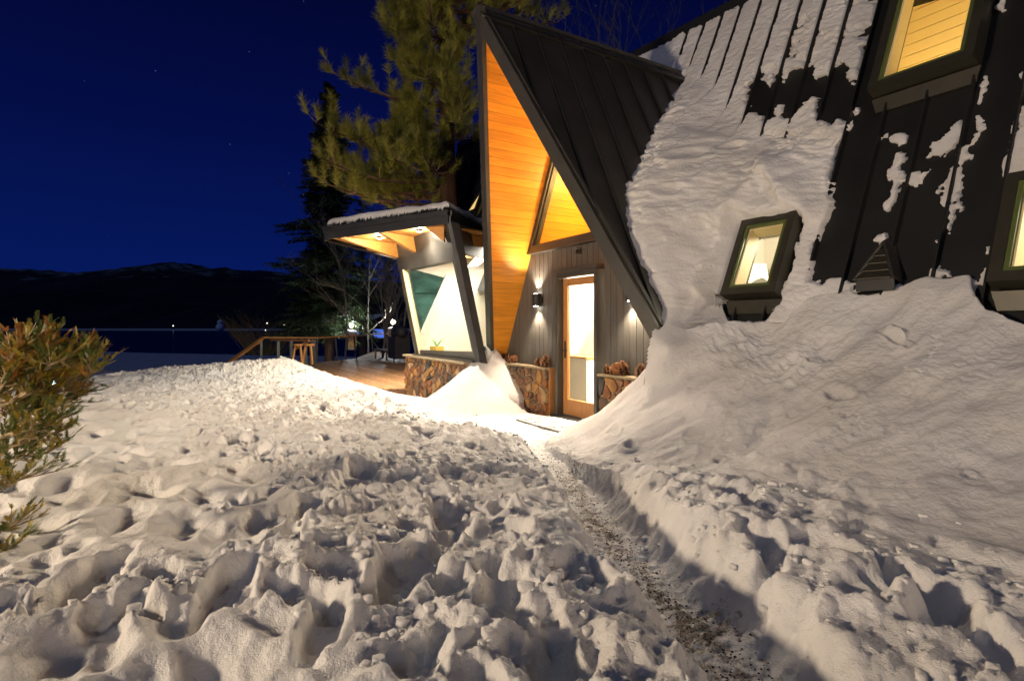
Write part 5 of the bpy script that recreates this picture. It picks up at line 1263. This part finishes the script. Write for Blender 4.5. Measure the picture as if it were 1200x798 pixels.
# ================================================================== STONE PILLARS, PATH LAMPS, CABIN BEYOND THE DECK
def pillar(px, pyb, pyt, d, lamp, lb):
    b = dep(px, pyb, d); h_ = (pyb - pyt) / F * d; o = empty('stone_pillar', (b[0], b[1], b[2] - .3)); tag(o, lb, 'pillar', 'stone pillars beyond the deck')
    w_ = .24; k = 0; z = 0; r = random.Random(px)
    while z < h_ + .3:
        hh = r.uniform(.14, .22); j = r.uniform(-.02, .02); mb = MB(); mb.box(-w_ + j, w_ + j * .5, -w_, w_ - j, z, z + hh - .008); mb.build('stone', ST[r.choice([0, 1, 4, 5])], o); z += hh
    mb = MB(); mb.tube([(0, 0, z), (0, 0, z + .12), (0, 0, z + .18)], [.34, .30, .12], 10); mb.build('snow_cap', M['cap'], o, smooth=True)
    if lamp:
        q_ = (b[0], b[1], b[2] - .3 + z + .42); l_ = empty('pillar_lamp', q_); tag(l_, lamp, 'lamp', 'lamps on the pillars'); bm = bmesh.new(); bmesh.ops.create_uvsphere(bm, u_segments=12, v_segments=8, radius=.13); me = bpy.data.meshes.new('globe'); bm.to_mesh(me); bm.free(); link('globe', me, M['bulb_soft'], l_)
        mb = MB(); mb.tube([(0, 0, -.24), (0, 0, -.12)], .05, 8); mb.build('stem', M['black'], l_); point('pillar_glow', (q_[0], q_[1], q_[2] + .2), 260, (.85, .92, .95), .12)
pillar(383, 402, 389, 36, None, 'stone pillar with a snow cap and no lamp, left of the dark fir trunk')
pillar(411.5, 404, 390.5, 33, 'lit globe lamp on the pillar right of the dark fir trunk', 'stone pillar under the brighter globe lamp right of the fir trunk')
pillar(461, 404, 390, 30, 'lit globe lamp on the pillar close to the covered grill', 'stone pillar under the lamp by the covered grill')
cb = empty('lakeside_cabin', dep(440, 402, 60)); tag(cb, 'small dark cabin with blue lit windows behind the railing', 'cabin')
mb = MB(); mb.box(-2.6, 2.6, -2, 2, -.3, 2.0); mb.build('wall', M['black'], cb)
mb = MB(); mb.prism([(-3, -2.4, 2.0), (3, -2.4, 2.0), (3, 0, 3.0), (-3, 0, 3.0)], (0, 0, .12)); mb.build('roof', M['cap'], cb)
for x in (-.7, .1, .6): mb = MB(); mb.box(x, x + .35, -2.05, -2.001, .6 if x < 0 else .8, 1.5 if x < .5 else 1.8); mb.build('window', M['glow_blue'], cb); 
mb = MB(); mb.box(2.601, 2.65, -1, .6, .6, 1.5); mb.build('window', M['glow_blue'], cb)

# ================================================================== TREES
def needle_tuft(mb, p, d, n, ln, wd, mi=0):
    d = d.normalized(); a = d.cross(Vector((.3, .2, 1))).normalized(); b = d.cross(a)
    for _ in range(n):
        t = random.random(); an = random.random() * 6.283; sp_ = .25 + 1.0 * random.random()
        v = (d * (1.15 - .55 * sp_) + (a * math.cos(an) + b * math.sin(an)) * sp_ * .85).normalized()
        o = p - d * (random.random() * ln * .9); s_ = v.cross(Vector((random.random() - .5, random.random() - .5, random.random() - .5))).normalized() * wd; L = ln * rnd(.7, 1.1)
        mb.tri(o - s_, o + s_, o + v * L, mi)
def curve_pts(p, d, ln, n, bend, wob=.12):
    pts = [Vector(p)]; d = Vector(d).normalized()
    for i in range(n):
        d = (d + Vector(bend) / n + Vector((random.gauss(0, wob), random.gauss(0, wob), random.gauss(0, wob * .7))) / 1.6).normalized(); pts.append(pts[-1] + d * ln / n)
    return pts, d
cleft = Vector((-UX * 1, 0, 0))
camright = Vector((UX, -NX, 0)); camfwd = Vector((UY, -NY, 0))
def pine(px, d, zb, ztop, limbs, label, trunk_r=.27, tl=.24):
    base = Vector(dep(px, HY, d)); base.z = zb; o = empty('pine_tree', base); tag(o, label, 'tree')
    mb = MB(); H_ = ztop - zb; pts = [Vector((.10 * math.sin(t * 5), .08 * math.cos(t * 4), H_ * t)) for t in np.linspace(0, 1, 16)]
    mb.tube(pts, [trunk_r * (1 - .8 * t) + .02 for t in np.linspace(0, 1, 16)], 12); mb.build('trunk', M['bark'], o, smooth=True)
    nb, tb = MB(), []
    for (z, daz, ln, up_) in limbs:
        dirv = (camright * math.cos(daz) + camfwd * math.sin(daz) + Vector((0, 0, up_))).normalized(); p0 = Vector((0, 0, z - zb)); lim = MB()
        pts, de = curve_pts(p0, dirv, ln, 9, (0, 0, .55), .10); lim.tube(pts, [.055 * (1 - .75 * k / 9) * (ln / 3) ** .5 for k in range(10)], 5)
        for k in range(2, 10):
            for _ in range(3 if k > 3 else 1):
                sd = (camright * rnd(-1, 1) + camfwd * rnd(-1, 1) + Vector((0, 0, rnd(-.15, .7)))).normalized(); dd = ((pts[k] - pts[k - 1]).normalized() * .7 + sd).normalized(); l2 = rnd(.35, .95) * (1.1 - .4 * k / 9)
                q_, d2_ = curve_pts(pts[k] - (pts[k] - pts[k - 1]) * random.random(), dd, l2, 4, (0, 0, .7), .18); lim.tube(q_, [.014, .011, .009, .007, .006], 3, cap=False, mi=1)
                for kk in (2, 3, 4):
                    if kk < 4 and random.random() < .72: continue
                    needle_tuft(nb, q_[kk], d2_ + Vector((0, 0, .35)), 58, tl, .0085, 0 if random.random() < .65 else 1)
                    if random.random() < .6:
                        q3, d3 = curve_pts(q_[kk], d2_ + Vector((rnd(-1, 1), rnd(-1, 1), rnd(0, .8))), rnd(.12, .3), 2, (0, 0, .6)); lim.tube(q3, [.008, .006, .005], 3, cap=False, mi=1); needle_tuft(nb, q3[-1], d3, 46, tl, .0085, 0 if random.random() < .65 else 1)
        lo_ = lim.build('limb', [M['bark'], M['twig']], o, fix=False)
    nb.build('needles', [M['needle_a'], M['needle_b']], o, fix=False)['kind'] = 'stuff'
random.seed(42)
limbs = []
LEFT = math.pi
for z in np.linspace(4.9, 15.5, 27):
    for _ in range(2):
        az = LEFT + random.gauss(0, .75)
        reach = np.interp(z, [5, 7, 9, 11, 14, 17], [2.9, 1.9, 1.8, 2.0, 1.9, 1.3]) * rnd(.55, 1.08)
        limbs.append((z + rnd(-.2, .2), az, reach * (1 if abs(az - LEFT) < .9 else .8), rnd(-.45, .05) if z < 9 else rnd(-.3, .2)))
    if z > 9: limbs.append((z, rnd(-1.1, 1.1), np.interp(z, [9, 11, 14, 17], [2.2, 3.6, 3.4, 1.6]) * rnd(.6, 1), rnd(-.2, .2)))
limbs += [(5.6, LEFT - .25, 3.4, -.30), (5.3, LEFT + .25, 3.3, -.22), (6.2, LEFT + .1, 3.5, -.28), (5.2, LEFT, 3.0, -.35), (6.6, LEFT - .6, 3.4, -.4), (7.4, LEFT + .05, 3.3, -.05)] + [(z_, -math.pi / 2 + rnd(-.5, .5), rnd(.8, 1.8), rnd(-.1, .3)) for z_ in np.linspace(6.2, 13, 11)] + [(z_, rnd(-.35, .45), rnd(3.0, 4.3), rnd(-.15, .1)) for z_ in (9.3, 9.6, 9.9, 10.3, 10.7, 11.2, 11.7)] + [(4.9, LEFT - .1, 3.5, -.12), (4.7, LEFT + .2, 3.2, -.15), (4.6, LEFT - .4, 3.0, -.1), (4.8, LEFT - .8, 2.2, -.1), (5.4, -1.9, 1.6, -.2)]
pine(522, 15.0, -.5, 18, limbs, 'tall lit olive green pine with long needles rising behind the canopy')
# dark fir
def fir(px, d, zb, ztop, wmax, label, seed, dens=1.0, low=.16):
    random.seed(seed); base = Vector(dep(px, HY, d)); base.z = zb; o = empty('fir_tree', base); tag(o, label, 'tree'); H_ = ztop - zb
    mb = MB(); mb.tube([Vector((0, 0, H_ * t)) for t in np.linspace(0, 1, 8)], [.30 * (1 - t) + .02 for t in np.linspace(0, 1, 8)], 9); mb.build('trunk', M['bark'], o)
    fb = MB(); lb = MB(); z = low * H_
    while z < H_ * .985:
        t = (z / H_ - low) / (1 - low); ln = wmax * (1 - t) ** .72 * rnd(.6, 1.15) * (.75 + .25 * math.sin(z * 2.3)) + .06
        for k in range(int(5 * dens) + 1):
            an = random.random() * 6.283; d0 = Vector((math.cos(an), math.sin(an), -.15 + .3 * t)); pts, de = curve_pts((0, 0, z + rnd(-.2, .2)), d0, ln * rnd(.7, 1.1), 6, (0, 0, -.15 + rnd(-.2, .3)), .06)
            lb.tube(pts, [.03 * (1 - .8 * q_ / 6) for q_ in range(7)], 3, cap=False)
            for q_ in range(1, 7):
                for _ in range(int(11 * dens)):
                    p = pts[q_] + (pts[q_ - 1] - pts[q_]) * random.random(); side = Vector((-math.sin(an), math.cos(an), 0)) * random.choice((-1, 1)); v = (side * rnd(.3, 1) + (pts[q_] - pts[q_ - 1]).normalized() * rnd(0, 1) + Vector((0, 0, rnd(-.6, .15)))).normalized(); L = rnd(.22, .55) * (1.15 - .75 * t); s_ = v.cross(Vector((rnd(-1, 1), rnd(-1, 1), 1))).normalized() * rnd(.02, .045)
                    fb.quad(p - s_ * .4, p + s_ * .4, p + v * L * .6 + s_, p + v * L - s_ * .2)
        z += rnd(.22, .42)
    lb.build('limbs', M['bark'], o, fix=False)['kind'] = 'stuff'; fb.build('foliage', M['fir'], o, fix=False)['kind'] = 'stuff'
fir(386, 34, -1.2, 16.4, 4.3, 'dark narrow fir standing beyond the deck railing', 4, 2.8, .13)
fir(425, 46, -1.2, 12.5, 3.6, 'darker bushy fir behind the bare birches beyond the deck', 8, .8, .2)
fir(455, 40, -1.2, 14, 3.4, 'deep green fir half hidden behind the canopy roof', 12, .7, .3)
# bare broadleaf trees
def bare_tree(base, h_, spread, label, seed, m, cat='tree', name='bare_tree', depth=5, r0=.06, lean=(0, 0, 0)):
    random.seed(seed); o = empty(name, base); tag(o, label, cat); tr, tw_ = MB(), MB()
    def grow(p, d, ln, r, lev):
        pts, de = curve_pts(p, d, ln, 5, (0, 0, .12), .10 + .04 * lev); (tr if lev == 0 else tw_).tube(pts, [r * (1 - .5 * k / 5) for k in range(6)], 5 if lev < 2 else 3, cap=False)
        if lev >= depth: return
        for k in range(random.choice((3, 4)) if lev else 7):
            i = random.randint(2 if lev else 1, 5); nd = (de + Vector((rnd(-1, 1), rnd(-1, 1), rnd(-.2, .7))) * spread).normalized(); grow(pts[i], nd, ln * rnd(.42, .68), r * .5, lev + 1)
    grow(Vector((0, 0, 0)), Vector((lean[0], lean[1], 1)), h_ * .62, r0, 0)
    tr.build('trunk', m, o, fix=False); b = tw_.build('branches', m, o, fix=False); b['kind'] = 'stuff'
for px, d, h_, lb, sd in ((405, 27, 7.5, 'slim pale bare birch just right of the dark fir trunk', 2), (447, 25, 8.5, 'bare twiggy tree behind the deck bench', 3), (457, 28, 9, 'thin pale bare tree right of the blue lit cabin', 5), (431, 30, 8, 'bare tree with a fan of fine twigs left of the cabin', 7), (470, 24, 7, 'bare tree closest to the bay post', 9)):
    b = dep(px, HY, d); bare_tree((b[0], b[1], -1.0), h_, .9, lb, sd, M['bark_pale'], r0=.055, depth=4)
for px, d, h_, lb, sd, ln in ((690, 30, 19.5, 'bare tree top rising above the middle of the entry gable ridge', 31, (0, 0, 0)), (722, 26, 17.5, 'bare forked tree top above the gable ridge left of the main ridge', 33, (.1, 0, 0)), (745, 24, 16.0, 'leaning bare tree top nearest the main roof ridge', 36, (.1, -.05, 0))):
    b = dep(px, HY, d); bare_tree((b[0], b[1], -1.0), h_, .55, lb, sd, M['bark_pale'], r0=.11, lean=ln, depth=4)
# willow clump at the shore
b = dep(312, 402, 38); o = empty('willow_clump', (b[0], b[1], b[2] - .8)); tag(o, 'bare yellowish willow clump by the dark lake behind the stair handrail', 'shrub'); random.seed(17); mb = MB()
for _ in range(150):
    an = rnd(0, 6.28); r_ = rnd(0, 1.4); p = Vector((r_ * math.cos(an), r_ * math.sin(an), 0)); pts, de = curve_pts(p, (math.cos(an) * .55, math.sin(an) * .55, 1), rnd(1.5, 3.6), 5, (math.cos(an) * .3, math.sin(an) * .3, 0), .08); mb.tube(pts, [.016, .013, .011, .009, .006, .004], 3, cap=False)
    for k in (2, 3, 4):
        q_, _d = curve_pts(pts[k], de + Vector((rnd(-.6, .6), rnd(-.6, .6), 0)), rnd(.4, 1), 3, (0, 0, .1), .1); mb.tube(q_, [.007, .006, .005, .003], 3, cap=False)
mb.build('stems', M['willow'], o, fix=False)['kind'] = 'stuff'

# ================================================================== JUNIPER IN THE LEFT FOREGROUND
jn = empty('juniper', (*dep(-75, HY, 2.9)[:2], .1)); tag(jn, 'gold and green juniper reaching in from the left over the snow', 'shrub')
J0 = Vector(jn.location); random.seed(77); bl, fo = MB(), MB()
def spray(p, d, ln, mi):
    d = d.normalized(); s = d.cross(Vector((rnd(-.4, .4), rnd(-.4, .4), 1))).normalized(); n_ = 7
    for k in range(n_):
        t = k / n_; q = p + d * ln * t
        for sg in (-1, 1):
            v = (d * 1.0 + s * sg * rnd(.5, .95) + Vector((0, 0, rnd(-.15, .25)))).normalized(); L = ln * .42 * (1 - .55 * t) * rnd(.7, 1.15); w_ = d.cross(v).cross(v).normalized() * .0021
            fo.tri(q - w_, q + w_, q + v * L, mi); e_ = q + v * L * .5
            for sg2 in (-1, 1):
                v2 = (v + s.cross(d) * rnd(-.3, .3) + d.cross(s.cross(d)) * sg2 * .0 + (d * .2 + s * sg2) * .6).normalized(); fo.tri(e_ - w_ * .8, e_ + w_ * .8, e_ + v2 * L * .5, mi)
    w_ = s * .004; fo.tri(p - w_, p + w_, p + d * ln * 1.1, mi)
boughs = [((-25, 470), [(20, 440), (60, 415), (92, 408)], 26), ((-20, 480), [(10, 430), (22, 405), (30, 396)], 22), ((-25, 470), [(15, 440), (42, 412), (58, 400)], 24), ((-25, 480), [(30, 452), (75, 440), (108, 428)], 28),
          ((-20, 490), [(20, 455), (60, 430), (105, 408)], 30), ((-20, 500), [(15, 470), (50, 462), (80, 462)], 24), ((-25, 520), [(10, 500), (40, 490), (66, 482)], 22), ((-25, 560), [(5, 520), (30, 505), (64, 500)], 24), ((-25, 560), [(8, 530), (30, 520), (55, 522)], 20),
          ((-25, 590), [(2, 560), (14, 558), (28, 552)], 13), ((-25, 640), [(-5, 618), (6, 612), (14, 606)], 10), ((-25, 660), [(-5, 640), (5, 632), (10, 640)], 9), ((-20, 480), [(5, 440), (8, 425), (12, 412)], 16), ((-20, 470), [(0, 450), (-4, 435), (4, 420)], 12), ((-25, 540), [(0, 505), (20, 480), (45, 475)], 18), ((-20, 480), [(35, 430), (70, 415), (90, 418)], 26), ((-20, 480), [(25, 425), (40, 405), (50, 398)], 24), ((-20, 485), [(25, 455), (55, 448), (88, 450)], 24)]
for bi, (s0, way, dn_) in enumerate(boughs):
    way = [(x_, y_ + 9) for x_, y_ in way]; dd = 2.75 + rnd(-.28, .28); P0 = Vector(dep(s0[0], s0[1], dd + .1)) - J0; Wp = [P0] + [Vector(dep(x, y, dd + rnd(-.1, .1))) - J0 for x, y in way]
    pts = []
    for k in range(len(Wp) - 1):
        for t in np.linspace(0, 1, 6)[:-1]: pts.append(Wp[k].lerp(Wp[k + 1], t) + Vector((random.gauss(0, .006), random.gauss(0, .006), random.gauss(0, .006))))
    pts.append(Wp[-1]); bl.tube(pts, [.012 * (1 - .75 * k / len(pts)) for k in range(len(pts))], 5, cap=False)
    for _ in range(int(dn_ * 1.9)):
        k = random.randint(4, len(pts) - 1); d = (pts[k] - pts[k - 1]).normalized(); d = (d + Vector((rnd(-1, 1), rnd(-1, 1), rnd(-.5, .9))) * .75).normalized(); L = rnd(.05, .17); q_, d2_ = curve_pts(pts[k], d, L, 3, (0, 0, .2), .12); bl.tube(q_, [.004, .003, .003, .002], 3, cap=False)
        low_ = (bi in (6, 7, 8, 9, 10, 11, 14)); mi = random.choice((1, 1, 1, 0) if low_ else ((0, 0, 0, 1, 1, 2) if way[-1][0] > 50 else (2, 0, 0, 1, 1)))
        for kk in (1, 2, 3): [spray(q_[kk], d2_ + Vector((rnd(-.7, .7), rnd(-.7, .7), rnd(-.2, .7))), rnd(.03, .065), mi) for _q in (0, 1)]
bl.build('boughs', M['twig'], jn, fix=False)['kind'] = 'stuff'; fo.build('foliage', [M['juniper_a'], M['juniper_b'], M['juniper_c']], jn, fix=False)['kind'] = 'stuff'
# cold lamp glowing behind the juniper
q_ = dep(60, 450, 7.5); cl = empty('cold_garden_lamp', q_); tag(cl, 'small bluish white garden light glowing behind the juniper', 'light')
bm = bmesh.new(); bmesh.ops.create_uvsphere(bm, u_segments=14, v_segments=8, radius=.045); me = bpy.data.meshes.new('globe'); bm.to_mesh(me); bm.free(); link('globe', me, M['bulb_blue'], cl); mb = MB(); mb.tube([(0, 0, -.5), (0, 0, -.04)], .012, 6); mb.build('stake', M['black'], cl)

# ================================================================== THE YARD LAMP THAT LIGHTS THE WHOLE FRONT, AND AN ADDED FILL LAMP (both unseen)
yx, yy = cw(-8.6, -.4)
yl_ = empty('unseen_flood_lamp', (yx, yy, .3)); tag(yl_, 'warm flood lamp on a dark post at the left yard edge', 'lamp')
mb = MB(); mb.tube([(0, 0, 0), (0, 0, 2.3)], [.06, .045], 8); mb.build('post', M['black'], yl_)
mb = MB(); mb.tube([(0, 0, 2.5), (0, 0, 2.3)], [.20, .12], 14); mb.build('lamp_head', M['black'], yl_)
yv = Vector((1.5 - yx, -1 - yy, 0)).normalized()
L0 = spot('unseen_flood_beam', (yx + yv.x * .3, yy + yv.y * .3, 2.72), (1.6, -1, .9), 2700, (1, .79, .56), 112, 1.0, .35)
y2, y3 = cw(7.5, -13)  # unseen fill lamp, added to warm the shadows
fill_lamp = empty('unseen_flood_lamp', (y2, y3, .3)); tag(fill_lamp, 'unseen warm fill lamp added on a dark post behind the viewer', 'lamp')
for o_ in list(yl_.children):
    c_ = o_.copy(); col.objects.link(c_); c_.parent = fill_lamp
yv = Vector((1.5 - y2, 0 - y3, 0)).normalized()
spot('unseen_flood_beam', (y2 + yv.x * .3, y3 + yv.y * .3, 2.9), (1.5, -1, 1.4), 2400, (1, .78, .56), 110, .5, 1.3)
